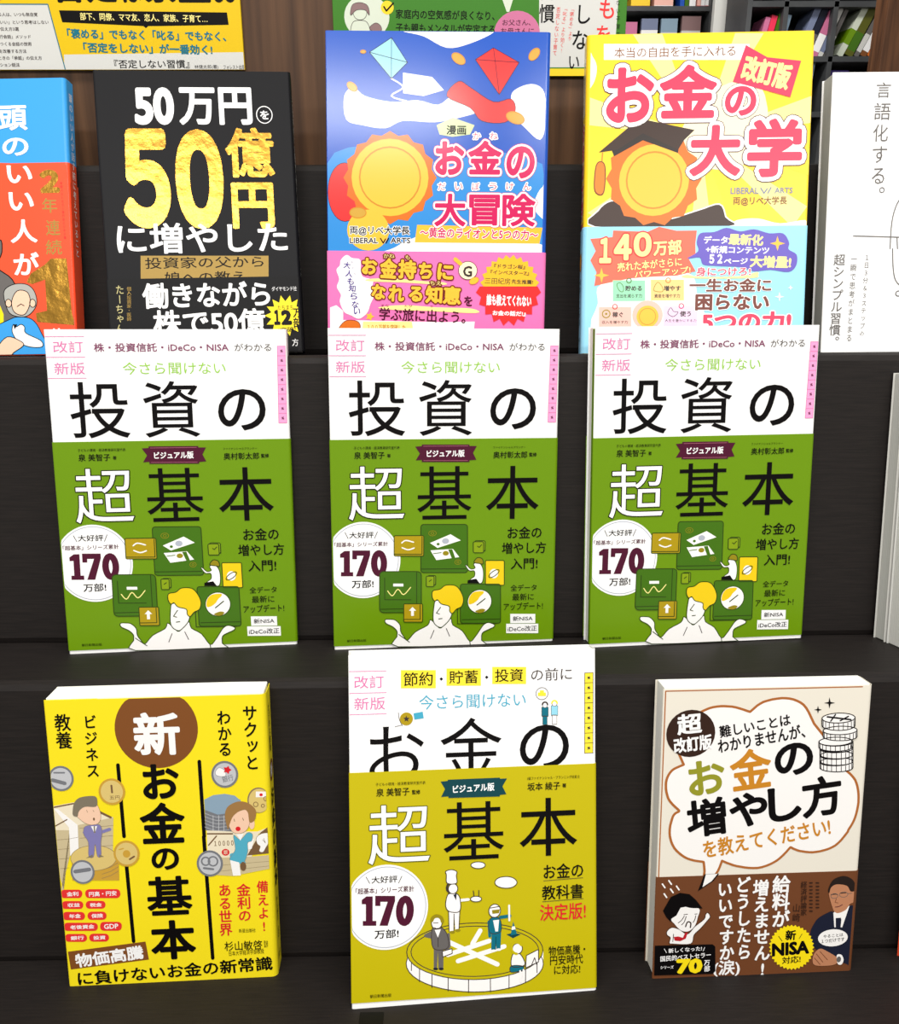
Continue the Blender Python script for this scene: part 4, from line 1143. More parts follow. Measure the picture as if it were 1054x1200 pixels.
s.S('ink',7,0.43,[(97.8,36.5),(98,39.4)])
s.S('ink',7,0.43,[(100.1,37.1),(100.2,40)])
s.S('ink',7,0.43,[(102.8,37.6),(103,40.4)])
s.S('ink',7,0.43,[(105.8,37.8),(106,40.6)])
s.S('ink',7,0.43,[(108.8,37.7),(109,40.5)])
s.S('ink',7,0.44,[(111.5,37.4),(111.7,40.3)])
s.S('ink',7,0.44,[(113.7,36.9),(113.9,39.8)])
s.S('ink',7,0.44,[(115.1,36.3),(115.3,39.1)])
s.E('print_white',7.4,105.59,34.62,10.14,2.69,line='ink',lw=0.58)
s.P('print_white',7.2,[(97.6,27.4),(118.4,28),(118.3,31.8),(118.7,31.8),(118.5,32.4),(117.7,33),(116.5,33.4),(114.9,33.8),(113,34.1),(110.8,34.2),(108.4,34.2),(106.1,34.1),(103.9,33.9),(101.9,33.5),(100.2,33),(99,32.5),(98.2,31.9),(97.9,31.3),(97.9,31.3)])
s.S('ink',7.8,0.58,[(97.6,27.4),(97.9,31.3),(97.9,31.3),(98.2,31.9),(99,32.5),(100.2,33),(101.9,33.5),(103.9,33.9),(106.1,34.1),(108.4,34.2),(110.8,34.2),(113,34.1),(114.9,33.8),(116.5,33.4),(117.7,33),(118.5,32.4),(118.7,31.8),(118.7,31.8),(118.4,28)])
s.S('ink',7.8,0.43,[(98.4,28.9),(98.6,32)])
s.S('ink',7.8,0.43,[(100,29.6),(100.2,32.7)])
s.S('ink',7.8,0.43,[(102.3,30.2),(102.5,33.3)])
s.S('ink',7.8,0.43,[(105.1,30.6),(105.4,33.8)])
s.S('ink',7.8,0.43,[(108.2,30.8),(108.4,33.9)])
s.S('ink',7.8,0.43,[(111.3,30.8),(111.5,33.9)])
s.S('ink',7.8,0.43,[(114.1,30.5),(114.3,33.6)])
s.S('ink',7.8,0.43,[(116.3,30),(116.5,33.1)])
s.S('ink',7.8,0.43,[(117.8,29.4),(118,32.5)])
s.E('print_white',8.2,108,27.71,10.42,2.68,line='ink',lw=0.58)
s.P('print_white',8,[(96.4,19.6),(116.6,20.1),(116.5,24.8),(116.9,24.8),(116.7,25.5),(116,26.1),(114.8,26.7),(113.3,27.2),(111.4,27.5),(109.2,27.7),(107,27.7),(104.7,27.5),(102.6,27.3),(100.6,26.8),(99,26.3),(97.8,25.7),(97,25),(96.7,24.3),(96.7,24.3)])
s.S('ink',8.6,0.58,[(96.4,19.6),(96.7,24.3),(96.7,24.3),(97,25),(97.8,25.7),(99,26.3),(100.6,26.8),(102.6,27.3),(104.7,27.5),(107,27.7),(109.2,27.7),(111.4,27.5),(113.3,27.2),(114.8,26.7),(116,26.1),(116.7,25.5),(116.9,24.8),(116.9,24.8),(116.6,20.1)])
s.S('ink',8.6,0.43,[(97.2,21.2),(97.4,25.2)])
s.S('ink',8.6,0.43,[(98.7,22),(99,26)])
s.S('ink',8.6,0.43,[(101,22.7),(101.2,26.7)])
s.S('ink',8.6,0.43,[(103.7,23.2),(104,27.2)])
s.S('ink',8.6,0.43,[(106.7,23.4),(107,27.4)])
s.S('ink',8.6,0.43,[(109.7,23.3),(109.9,27.3)])
s.S('ink',8.6,0.43,[(112.4,23),(112.6,27)])
s.S('ink',8.6,0.43,[(114.5,22.4),(114.8,26.4)])
s.S('ink',8.6,0.43,[(116,21.6),(116.3,25.6)])
s.E('print_white',9,106.46,19.84,10.1,3.11,line='ink',lw=0.58)
s.S('ink',10.5,1.01,[(99.5,18.9),(114,21)])
s.S('ink',10.5,0.86,[(104.4,17.6),(101.8,21.6)])
s.S('ink',10.5,0.87,[(107.6,21.5),(112.4,18.9)])
s.P('ink',2,[(104,10.5),(101.2,11.1),(100.7,14),(99.9,11),(97.1,10.4),(99.9,9.8),(100.3,6.9),(101.1,9.8)])
s.P('ink',2,[(96.2,14.6),(94.3,15.1),(93.9,17),(93.3,15),(91.3,14.5),(93.2,14),(93.6,12),(94.2,14)])
s.build()
s = on_cover(band, 126.5, 187.5, 17, band=True)
s.part('complaint_lettering')
s.V('給料が',77.43,120.43,78.86,155.44,10.62,'white_ink',b=0.028)
s.V('増えません!',64.62,122.79,69.38,188.75,9.72,'white_ink',b=0.028)
s.V('どうしたら',53.19,120.06,57.1,176.63,9.1,'white_ink',b=0.028)
s.V('いいですか',42.06,123.09,46.08,176.5,9.09,'white_ink',b=0.028)
s.T('(涙)',46.13,182.13,16.86,11.95,'white_ink',b=0.022)
s.part('author_lettering')
s.V('経済評論家',91.85,124.84,92.99,148.03,3.85,'dark_brown',b=0.01)
s.V('山崎',88,139.31,88.49,152.31,4.76,'dark_brown',b=0.005)
s.S('dark_brown',2,0.89,[(95.5,126.1),(97,126.1)])
s.S('dark_brown',2,0.89,[(95.6,128.4),(97.1,128.5)])
s.S('dark_brown',2,0.89,[(95.8,130.8),(97.3,130.8)])
s.S('dark_brown',2,0.89,[(95.9,133.1),(97.4,133.2)])
s.S('dark_brown',2,0.89,[(96.1,135.5),(97.6,135.6)])
s.S('dark_brown',2,0.89,[(96.2,137.9),(97.7,137.9)])
s.S('dark_brown',2,0.89,[(96.4,140.2),(97.9,140.3)])
s.S('dark_brown',2,0.89,[(96.5,142.6),(98,142.7)])
s.S('dark_brown',2,0.9,[(96.7,145),(98.2,145.1)])
s.S('dark_brown',2,0.89,[(99.6,126.2),(101.1,126.3)])
s.S('dark_brown',2,0.89,[(99.8,128.6),(101.3,128.6)])
s.S('dark_brown',2,0.89,[(99.9,130.9),(101.4,131)])
s.S('dark_brown',2,0.89,[(100.1,133.3),(101.6,133.3)])
s.S('dark_brown',2,0.89,[(100.2,135.7),(101.7,135.7)])
s.S('dark_brown',2,0.89,[(100.4,138),(101.9,138.1)])
s.S('dark_brown',2,0.89,[(100.5,140.4),(102,140.5)])
s.S('dark_brown',2,0.9,[(100.7,142.8),(102.2,142.8)])
s.part('bubble_tail')
s.P('ink',1,[(29.3,118.1),(38.5,118),(35,122.8),(25.7,129.2)])
s.P('print_white',1.5,[(30.2,118.2),(37.4,118.1),(33.9,122.8),(28.5,126.5)])
s.part('crying_man_drawing')
s.S('print_white',1,0.92,[(3.5,123.6),(5.2,126.1)])
s.S('print_white',1,0.92,[(7.4,121.5),(9.1,124)])
s.S('print_white',1,0.92,[(12.3,125.3),(14,127.8)])
s.S('print_white',1,0.92,[(8.7,127.1),(10.4,129.6)])
s.S('print_white',1,0.92,[(4.8,130.1),(6.5,132.6)])
s.P('print_white',1.5,[(7.6,155.2),(10.4,152.8),(15.1,154.2),(20.4,157.6),(24.8,152.7),(30.4,148),(31.2,144.9),(32.5,143.7),(34.1,146.3),(32.2,149.3),(28.4,154.1),(24.5,158.3),(22.7,164.2),(11.4,163.8),(9.3,163.1),(9.8,159.6),(7.7,157.7)],n=4,line='dark_brown',lw=0.35)
s.P('print_white',2,[(9.9,146.6),(14.5,139.3),(26.6,140.4),(26.3,146.6),(24.8,152.1),(20.9,155.7),(16.2,154.9),(12,150.4)],n=4,line='dark_brown',lw=0.35)
s.P('ink',2.6,[(4.5,141.4),(6.9,136.6),(9,132.4),(14.7,129.8),(20.5,130.9),(24.7,134.8),(29.2,140.8),(26,140.4),(23.2,140.3),(20.8,139.9),(18.5,139.2),(15.4,139.7),(13,144.8),(9.9,146.9),(9.7,149.1),(6.7,145.8)])
s.S('dark_brown',3,0.46,[(17.6,144.4),(19.9,144.2)])
s.S('dark_brown',3,0.46,[(17.9,145.3),(16.3,148.1),(14.3,149.8)],n=4)
s.S('dark_brown',3,0.46,[(19.1,145.7),(18,149.4),(16.4,151.2)],n=4)
s.S('dark_brown',3,0.46,[(24.5,144.3),(25.9,144.2)])
s.S('dark_brown',3,0.46,[(25.1,145.3),(24.6,147.8),(23.6,149.9)],n=4)
s.S('dark_brown',3,0.81,[(19,152.5),(20.1,149.4),(22.1,150.1),(22,153.2)],n=4)
s.P('tie_red',3,[(11.8,159.1),(14.7,158.9),(17.6,159.9),(18.9,156.6),(20.6,156.3),(19.4,160.6),(16,162.2),(12.5,161.6)])
s.S('dark_brown',3,0.41,[(11.7,157.2),(11.4,162.2)])
s.part('sales_plate')
s.P('ink',3,[(0.1,164.6),(36.4,165.1),(38.2,166.7),(39.1,183.5),(37.3,185.3),(0.5,184.9)])
s.T('新しくなった!',19.37,167.96,20.96,3.15,'white_ink',b=0.02,L=4,a=2.5)
s.S('white_ink',4,0.35,[(6.2,167),(7.7,169.6)])
s.S('white_ink',4,0.35,[(31.6,166.9),(30.7,169.4)])
s.T('国民的ベストセラー',19.86,172.88,31.72,3.79,'white_ink',b=0.02,L=4,a=3)
s.T('シリーズ',8.43,179.5,8.28,2.21,'white_ink',b=0.02,L=4)
s.T('70',22.45,179.29,16.6,10.13,'signal_yellow',b=0.06,L=4)
s.V('万部',33.43,175.32,33.79,183.56,3.63,'white_ink',b=0.02,L=4)
s.part('star_badge')
s.P('signal_yellow',3.2,[(101.1,169.7),(99.9,170.9),(101,172.4),(99.7,173.3),(100.5,175),(99,175.6),(99.6,177.4),(98,177.8),(98.3,179.6),(96.6,179.6),(96.6,181.4),(94.9,181.1),(94.7,182.9),(93,182.3),(92.4,184),(90.9,183.1),(90,184.6),(88.6,183.4),(87.5,184.7),(86.3,183.3),(85,184.4),(84,182.8),(82.5,183.5),(81.7,181.8),(80.2,182.3),(79.7,180.5),(78,180.7),(77.8,178.8),(76.1,178.7),(76.2,176.9),(74.5,176.4),(74.9,174.7),(73.3,173.9),(74,172.3),(72.5,171.2),(73.5,169.8),(72.2,168.5),(73.3,167.4),(72.2,165.9),(73.6,164.9),(72.7,163.3),(74.3,162.6),(73.7,160.9),(75.3,160.5),(75,158.7),(76.7,158.7),(76.6,156.9),(78.3,157.2),(78.6,155.5),(80.3,156),(80.8,154.4),(82.4,155.3),(83.2,153.8),(84.6,154.9),(85.7,153.7),(86.9,155),(88.2,154),(89.2,155.5),(90.7,154.8),(91.4,156.5),(93,156),(93.5,157.8),(95.2,157.6),(95.4,159.4),(97.1,159.6),(97,161.4),(98.7,161.9),(98.3,163.6),(99.9,164.4),(99.2,165.9),(100.7,167),(99.8,168.4)])
s.T('新',85.55,160.76,6.77,6.94,'ink',b=0.035,L=4)
s.T('NISA',86,169.88,23.74,9.2,'ink',b=0.05,L=4,a=3)
s.T('対応!',86.99,177.62,11.84,4.97,'ink',b=0.02,L=4,a=3)
s.S('ink',4,0.41,[(77.9,161.2),(80.3,164.6)])
s.S('dark_olive',4,0.41,[(92.7,160.2),(91.1,163.3)])
s.part('portrait')
s.P('navy',1,[(103.5,149.3),(108,146.7),(111.5,145.9),(117.7,150.5),(121.8,142.5),(126.7,144.6),(129.1,157.2),(130.2,181.4),(119.8,180.9),(113.5,175.6),(105,172.7),(100,168.7),(98,159.8),(100.7,152.4)],n=4)
s.P('print_white',1.6,[(111.8,146.8),(113.5,145.3),(120.7,143.1),(121.8,142.2),(118.1,156.8),(113.1,156.6)])
s.P('navy',2,[(113.5,150.3),(116.8,150.2),(117.2,151.7),(117,158),(114.1,157.9)])
s.P('skin_tan',2.2,[(108,133.3),(108.3,129.6),(110.2,127.2),(118.4,127.2),(122.1,129.5),(124.1,133.3),(124.3,139.5),(121.7,141.3),(119.7,144.9),(115.1,147),(112.4,145.9),(110.6,142.1),(109.1,137.7)],n=4)
s.P('hair_black',2.8,[(107.5,130.8),(110.1,124.7),(116.3,122.2),(121.7,124.2),(124.6,128.3),(124.6,132.1),(121.7,132.6),(119.1,128.8),(112.6,127.6),(109.2,129.6),(108.3,133.3)],n=4)
s.E('skin_tan',2.8,122.85,136.03,1.53,3.13)
s.S('hair_black',3.4,0.53,[(109.5,134.3),(112.7,134.1),(113.6,134.5)])
s.E(None,2.9,111.65,135.31,2.23,1.62,line='mid_grey',lw=0.29)
s.E(None,2.9,117.46,134.59,2.65,1.75,line='mid_grey',lw=0.29)
s.S('hair_black',3.4,0.53,[(115.3,133.6),(118.8,133.4)])
s.S('mid_grey',3.4,0.29,[(120.2,134.1),(122.7,133.8)])
s.S('wine',3.4,0.47,[(112.7,142.8),(114.8,142.6),(117.1,141.4)],n=4)
s.S('skin_shade',3.4,0.35,[(113,137.2),(112.4,139.7),(114.3,140.1)])
s.P('skin_tan',2.2,[(100.6,178.2),(101.5,173.8),(104.9,170.8),(109.7,172.9),(117.2,178.3),(115.1,182),(108,182.7),(102,181.8)],n=4)
s.S('skin_shade',3,0.42,[(102.7,174.2),(107.3,180.1)])
s.S('skin_shade',3,0.42,[(105,172.7),(110.1,178.6)])
s.S('skin_shade',3,0.42,[(101.7,177),(105.6,181.6)])
s.P('print_white',3,[(115.9,175.7),(118.8,175.5),(120.5,179),(119.3,182.2),(116.8,181.4)],n=4)
s.E('mid_grey',3.6,117.36,178.6,1.43,2.05)
s.E('print_white',4,112.56,163.64,9.49,5.84)
s.T('やることは',112.69,162.1,12.56,2.22,'ink',b=0.01,L=5,a=4)
s.T('１つだけです',112.7,165.29,14.65,2.54,'ink',b=0.01,L=5,a=4)
s.build()

# ------------------------------------------------------------------ top row
black, cover, band = make_book('black book with large gold numerals in the top row', (-0.1566, 0.6286, 1.1955), (-0.2671, -0.0037, 0.1098), 0.129, 0.188, 0.0155, [(0, 188, 'black_cover')], band=[(136.6, 187.7, 'black_band')], rough=0.42, r=0.002)
s = on_cover(cover, 129, 188, 15.5)
s.part('title_lettering')
s.T('50',38.11,23.07,25.91,24.48,'white_ink',b=0.045)
s.T('万円',78.33,22.88,48.34,24.67,'white_ink',b=0.03)
s.E(None,1.5,110.51,28.5,5.2,5.57,line='white_ink',lw=0.54)
s.T('を',110.62,28.61,5.85,5.78,'white_ink',b=0.02)
s.part('gold_lettering')
s.T('５',30.01,70.48,31.26,65.63,'gold_foil',b=0.05)
s.T('０',65.06,71.07,31.68,66.07,'gold_foil',b=0.05)
s.T('億',99.42,53.48,32.46,32.89,'gold_foil',b=0.028)
s.T('円',99.67,88.73,28.26,30.78,'gold_foil',b=0.03)
s.part('verb_lettering')
s.T('に増やした',65.05,110.02,113.36,20.35,'white_ink',b=0.02,L=4)
s.part('gold_panel')
s.P('dull_gold',1,[(23.2,121.3),(108.3,122.5),(107.5,138.3),(22.3,136.8)])
s.T('投資家の父から',65.29,126.38,78.89,7.6,'ink',b=0.005)
s.T('娘への教え',65.15,136.27,53.95,7.84,'ink',b=0.005)
s.build()
s = on_cover(cover, 129, 188, 15.5, face='right')
s.part('lettering')
s.V('50万円を50億円に増やした',8,12,8,90,6,'white_ink',b=0.01)
s.V('投資家の父から娘への教え',8,94,8,140,3,'white_ink')
s.build()
s = on_cover(band, 129, 188, 15.5, band=True)
s.part('slogan_lettering')
s.T('働きながら',65.32,148.26,85.16,17.47,'white_ink',b=0.026)
s.T('株で50億',66.32,166.76,75.2,17.77,'white_ink',b=0.024)
s.part('foot_lettering')
s.T('方',123.44,181.83,4.21,5.11,'white_ink')
s.part('author_lettering')
s.V('たーちゃん',8.47,140.48,6.4,172.88,5.49,'pale_gold',b=0.004)
s.V('個人投資家・医師',14.53,141.88,13.07,164.79,2.97,'dull_gold')
s.part('publisher_lettering')
s.T('ダイヤモンド社',117.81,145.08,16.97,3.08,'white_ink')
s.part('badge')
s.P('signal_yellow',3,[(131.8,163.7),(127,165.8),(130.1,169.8),(124.9,169.6),(125.9,174.7),(121.4,172.3),(120.1,177.3),(117.1,173.1),(113.8,177.1),(113,172.1),(108.2,174.3),(109.7,169.3),(104.6,169.2),(108.1,165.4),(103.5,163.1),(108.3,161),(105.3,157),(110.4,157.2),(109.4,152.2),(113.9,154.6),(115.2,149.6),(118.1,153.7),(121.5,149.7),(122.3,154.7),(127,152.5),(125.5,157.5),(130.7,157.5),(127.2,161.4)])
s.T('たちまち',117.92,157.88,10.59,3.09,'ink',L=4)
s.T('１',111.94,164.49,4.19,10.39,'ink',b=0.06,L=4)
s.T('2',118.34,164.63,7.29,10.4,'ink',b=0.07,L=4)
s.V('万部',126.31,158.05,125.62,171.78,6.2,'ink',b=0.02,L=4)
s.T('突破!',118.9,172.95,10.62,3.55,'ink',b=0.01,L=4,a=4)
s.build()
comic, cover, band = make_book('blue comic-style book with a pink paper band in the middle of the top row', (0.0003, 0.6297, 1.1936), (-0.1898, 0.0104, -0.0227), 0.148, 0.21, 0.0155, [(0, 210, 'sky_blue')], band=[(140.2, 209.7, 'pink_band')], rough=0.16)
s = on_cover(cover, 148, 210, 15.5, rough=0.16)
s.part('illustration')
s.P('sky_blue',0.4,[(-0.7,-0.9),(149.5,-1.9),(153.2,140.7),(-2.3,142)])
s.P('bright_blue',0.7,[(-1.3,83.3),(35.5,71.8),(76.5,82.7),(111.5,74.9),(151.9,89.5),(153.2,140.7),(-1.9,142)],n=4)
s.P('print_white',1,[(51,0.2),(64.4,3.2),(79.8,10.2),(95.1,7.4),(110.3,0.5),(102.7,-0.9),(64.4,-0.6)],n=4)  # white shapes from here: printed clouds with the gloss glare painted into them
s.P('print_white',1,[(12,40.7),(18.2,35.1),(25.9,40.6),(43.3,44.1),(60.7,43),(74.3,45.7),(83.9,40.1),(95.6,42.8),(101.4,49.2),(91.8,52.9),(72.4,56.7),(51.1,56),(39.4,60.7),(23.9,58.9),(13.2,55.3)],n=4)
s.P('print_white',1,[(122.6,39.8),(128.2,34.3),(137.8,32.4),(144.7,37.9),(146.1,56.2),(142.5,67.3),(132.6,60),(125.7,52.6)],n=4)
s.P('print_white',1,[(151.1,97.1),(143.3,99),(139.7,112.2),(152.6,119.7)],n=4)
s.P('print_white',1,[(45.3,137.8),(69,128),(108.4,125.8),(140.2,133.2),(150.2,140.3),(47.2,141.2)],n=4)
s.part('kite_drawing')
s.P('pale_aqua',2,[(28.9,13.3),(43.4,4.2),(53.9,19.4),(43.3,29.5)],line='navy',lw=0.38)
s.S('navy',3,0.38,[(28.9,13.3),(53.9,19.4)])
s.S('navy',3,0.38,[(43.4,4.2),(43.3,29.5)])
s.S('print_white',2,0.96,[(43.3,29.5),(51.1,34.9),(43.3,40.4),(54.9,44)],n=4)
s.P('print_white',2,[(51,25.8),(70.3,28.4),(78.1,36.5),(64.6,40.3),(51.1,38.6)])
s.part('kite_drawing')
s.P('tag_red',2,[(98.7,17.3),(110.5,10),(127.5,18.9),(114.8,39)],line='wine',lw=0.38)
s.S('wine',3,0.38,[(98.7,17.3),(127.5,18.9)])
s.S('wine',3,0.38,[(110.5,10),(114.8,39)])
s.P('tag_red',2,[(80.1,40.2),(87.7,31),(95.4,34.6),(111,43.6),(122.6,41.7),(125.6,49),(119,56.4),(103.5,55.6),(95.6,47.4)],n=4,line='wine',lw=0.39)
s.E('coin_gold',3,87.55,16.86,4.91,2.87,a=33,line='amber_ink',lw=0.58)
s.E('coin_gold',3,137.4,13.79,4.4,2.72,a=-49,line='amber_ink',lw=0.58)
s.E('coin_gold',3,17.27,34.79,3.75,2.26,a=38,line='amber_ink',lw=0.58)
s.E('coin_gold',3,24.72,12.98,1.73,0.97,line='amber_ink',lw=0.58)
s.E('coin_gold',3,125.73,53.57,6.19,3.54,a=19,line='amber_ink',lw=0.58)
s.part('coin_drawing')
s.E('tag_red',1.2,11.88,101.92,11.39,18.93,line='wine',lw=0.39)
s.P('rust',1.8,[(73.7,92),(70.4,97.4),(71.3,103.6),(66.2,107.4),(64.6,113.4),(58.3,115),(54.4,120.1),(47.9,119.3),(42.3,122.5),(36.7,119.4),(30.2,120.3),(26.3,115.3),(20,113.8),(18.4,107.7),(13.3,104),(14.2,97.8),(11,92.5),(14.3,87.2),(13.5,81.1),(18.6,77.3),(20.3,71.3),(26.5,69.8),(30.4,64.8),(36.8,65.6),(42.4,62.5),(47.9,65.6),(54.3,64.7),(58.1,69.5),(64.4,71),(66,76.9),(71.2,80.6),(70.3,86.7)])
s.E('marigold',2.4,42.33,92.28,25.85,24.9)
s.E(None,2.5,42.33,92.28,20.37,19.6,line='amber_ink',lw=0.98)
s.E('marigold',2.2,27.49,126.44,14.22,13.39)
s.E('coin_gold',3,20.64,115.08,5.52,3.42,line='amber_ink',lw=0.59)
s.part('title_lettering')
s.P('pale_green',2.4,[(73.4,58.6),(84.1,53.7),(98.7,58.4),(95.8,64.3),(84.2,65.9),(75.4,64.5)])
s.T('漫画',86.56,61.6,13.01,5.91,'ink',b=0.02,L=3)
s.T('お',82.35,79.54,19.51,21.8,'magenta_ink',b=0.04,L=4,o=[(0.055, 'print_white'), (0.07, 'magenta_ink')])
s.T('金',105.85,78.98,22.43,21.79,'magenta_ink',b=0.04,L=4,o=[(0.055, 'print_white'), (0.07, 'magenta_ink')])
s.T('の',129.8,81.87,19.12,20.89,'magenta_ink',b=0.04,L=4,o=[(0.055, 'print_white'), (0.07, 'magenta_ink')])
s.T('大',82.85,112.97,21.25,21.4,'magenta_ink',b=0.03,L=4,o=[(0.055, 'print_white'), (0.07, 'magenta_ink')])
s.T('冒',106.06,112.78,20.85,20.26,'magenta_ink',b=0.03,L=4,o=[(0.055, 'print_white'), (0.07, 'magenta_ink')])
s.T('険',129.26,112.6,22.41,21.39,'magenta_ink',b=0.03,L=4,o=[(0.055, 'print_white'), (0.07, 'magenta_ink')])
s.T('か',100.3,65.2,5.05,4.44,'magenta_ink',L=5,o=[(0.12, 'print_white')])
s.T('ね',111.57,65.11,5.05,4.44,'magenta_ink',L=5,o=[(0.12, 'print_white')])
s.T('だ',77.12,97.73,4.9,4.7,'magenta_ink',L=5,o=[(0.12, 'print_white')])
s.T('い',88.59,97.64,4.9,4.7,'magenta_ink',L=5,o=[(0.12, 'print_white')])
s.T('ぼ',100.05,97.55,4.9,4.7,'magenta_ink',L=5,o=[(0.12, 'print_white')])
s.T('う',111.51,97.46,4.9,4.7,'magenta_ink',L=5,o=[(0.12, 'print_white')])
s.T('け',122.97,97.37,4.9,4.7,'magenta_ink',L=5,o=[(0.12, 'print_white')])
s.T('ん',134.43,97.28,4.9,4.7,'magenta_ink',L=5,o=[(0.12, 'print_white')])
s.part('subtitle_lettering')
s.P('marigold',2,[(60.7,122.7),(145.5,123.9),(143.7,134.3),(59.1,134.2)])
s.T('～黄金のライオンと5つの力～',102.63,128.11,79.95,6.87,'magenta_ink',b=0.02,L=3,o=[(0.06, 'print_white')],a=-0.8)
s.part('author_lettering')
s.T('両@リベ大学長',35.29,126.85,40.5,6.29,'ink',b=0.02,L=3,o=[(0.07, 'print_white')])
s.T('LIBERAL',24.49,133.24,19,3.64,'ink',b=0.02,L=3,o=[(0.07, 'print_white')])
s.T('ARTS',49.41,133.04,13.45,3.63,'ink',b=0.02,L=3,o=[(0.07, 'print_white')])
s.S('ink',3,0.79,[(35.8,131.7),(37.7,134.8),(39.3,132.1)])
s.S('ink',3,0.79,[(39.7,134.7),(41.3,131.7)])
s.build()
s = on_cover(band, 148, 210, 15.5, band=True, rough=0.16)
s.part('cloud_note')
s.P('print_white',1,[(8.9,146.1),(12.8,142.9),(16.6,144.9),(22,146),(22.4,152.7),(23.9,157.2),(30.5,159.4),(30.1,164.7),(31.2,170),(28.9,175.3),(26.5,181.4),(21,185.3),(15.6,183.1),(10.9,180.8),(7.9,174),(8.7,169.4),(6,164.2),(7.6,158.9),(5.8,152.9),(8.1,149.9)],n=4)
s.T('大',13.06,149.67,4.64,4.5,'violet_ink',b=0.02,a=-8)
s.T('人',14.4,155.21,4.64,4.51,'violet_ink',b=0.02,a=-8)
s.T('も',15.45,160.32,4.65,4.52,'violet_ink',b=0.02,a=-8)
s.T('知',16.5,165,4.65,4.53,'violet_ink',b=0.02,a=-8)
s.T('ら',17.71,170.13,4.66,4.55,'violet_ink',b=0.02,a=-8)
s.T('な',18.45,175.81,4.67,4.56,'violet_ink',b=0.02,a=-8)
s.T('い',19.66,180.21,4.67,4.57,'violet_ink',b=0.02,a=-8)
s.T('お',16.62,147.69,1.24,1.35,'violet_ink')
s.T('と',17.22,151.43,1.24,1.35,'violet_ink')
s.T('な',18.27,155.18,1.24,1.35,'violet_ink')
s.part('slogan_lettering')
s.P('lemon_pale',1,[(27.4,158.7),(43.6,158.2),(66.9,159.9),(78.8,160.5),(78.8,162.1),(51.4,160.8),(28.2,160.2)],n=4)
s.P('lemon_pale',1,[(34.3,177.6),(51.4,175.9),(74.7,177.2),(98.1,177.8),(101.2,180.8),(67,179.6),(43.6,179)],n=4)
s.T('お',28.39,150.25,10.43,10.88,'marigold',b=0.045,L=4,o=[(0.07, 'deep_brown')],a=-3)
s.T('金',41.33,151.46,11.59,13.51,'marigold',b=0.045,L=4,o=[(0.07, 'deep_brown')],a=-3)
s.T('持',54.08,152.1,12.36,12.76,'marigold',b=0.045,L=4,o=[(0.07, 'deep_brown')],a=-3)
s.T('ち',66.45,152.93,9.27,10.89,'marigold',b=0.045,L=4,o=[(0.07, 'deep_brown')],a=-3)
s.T('に',79.97,153.57,10.82,10.89,'marigold',b=0.045,L=4,o=[(0.07, 'deep_brown')],a=-3)
s.T('な',34.53,167.22,9.7,10.36,'marigold',b=0.045,L=4,o=[(0.07, 'deep_brown')],a=-3)
s.T('れ',46.74,168.18,10.86,10.97,'marigold',b=0.045,L=4,o=[(0.07, 'deep_brown')],a=-3)
s.T('る',59.93,168.44,9.31,10.22,'marigold',b=0.045,L=4,o=[(0.07, 'deep_brown')],a=-3)
s.T('知',72.34,168.72,11.63,11.73,'marigold',b=0.045,L=4,o=[(0.07, 'deep_brown')],a=-3)
s.T('恵',84.76,169.18,12.41,12.11,'marigold',b=0.045,L=4,o=[(0.07, 'deep_brown')],a=-3)
s.T('かね',41.72,143.36,7.4,2.84,'lemon_pale',L=4,o=[(0.2, 'deep_brown')])
s.T('も',54.29,144.15,3.09,2.84,'lemon_pale',L=4,o=[(0.2, 'deep_brown')])
s.T('ちえ',73.46,161.12,7.43,2.87,'lemon_pale',L=4,o=[(0.2, 'deep_brown')])
s.T('を',95.89,172.87,5.74,6.82,'wine',b=0.03)
s.T('学ぶ旅に出よう。',64.53,182.76,59.39,8.61,'wine',b=0.02,a=-2)
s.T('まな',38.97,176.4,5.44,1.82,'wine')
s.T('たび',54.91,176.64,5.44,1.82,'wine')
s.T('で',70.69,177.11,2.18,1.82,'wine')
s.part('foot_lettering')
s.P('lemon_pale',1,[(23.8,187.2),(57.3,186.9),(58.1,191.3),(23.3,191.6)])
s.T('１００万部を突破した',39.92,190.87,26.14,3.83,'amber_ink',b=0.02)
s.P('marigold',2,[(31.6,183.7),(29.7,184.6),(29.4,186.6),(28,185.2),(25.9,185.5),(26.9,183.7),(25.9,181.9),(28,182.3),(29.4,180.8),(29.7,182.8)])
s.P('print_white',0.8,[(1.2,177.9),(5.5,176.3),(10.2,180.1),(10.1,186.2),(78.7,187.1),(100.5,186.5),(99.8,194.6),(1.1,195.4)])
s.P('rust',2,[(7.7,190.8),(12.5,186.5),(20.2,187.2),(21,192.2),(8.5,193.1)],n=4,line='deep_brown',lw=0.39)
s.part('coin_drawing')
s.E('cream_tint',3,95.32,152.5,6.33,6.02,line='wine',lw=0.39)
s.T('G',95.17,153.14,6.18,7.29,'soft_ink',b=0.03,L=4)
s.S('marigold',3.5,2.62,[(86.7,145.1),(90.2,148)])
s.E('marigold',4,99.65,159.24,3.38,2.12,a=-25,line='amber_ink',lw=0.31)
s.part('endorsement_badge')
s.P('gold_print',2,[(142,162.6),(144.1,159.9),(141.3,157.8),(142.6,154.6),(139.4,153.3),(139.9,149.8),(136.5,149.5),(136.1,146),(132.7,146.6),(131.4,143.3),(128.4,144.8),(126.3,141.9),(123.7,144.2),(121.1,142),(119.1,144.8),(116,143.4),(114.8,146.7),(111.5,146.2),(111.2,149.7),(107.8,150.1),(108.4,153.6),(105.2,154.9),(106.7,158.1),(103.9,160.2),(106.1,163)])
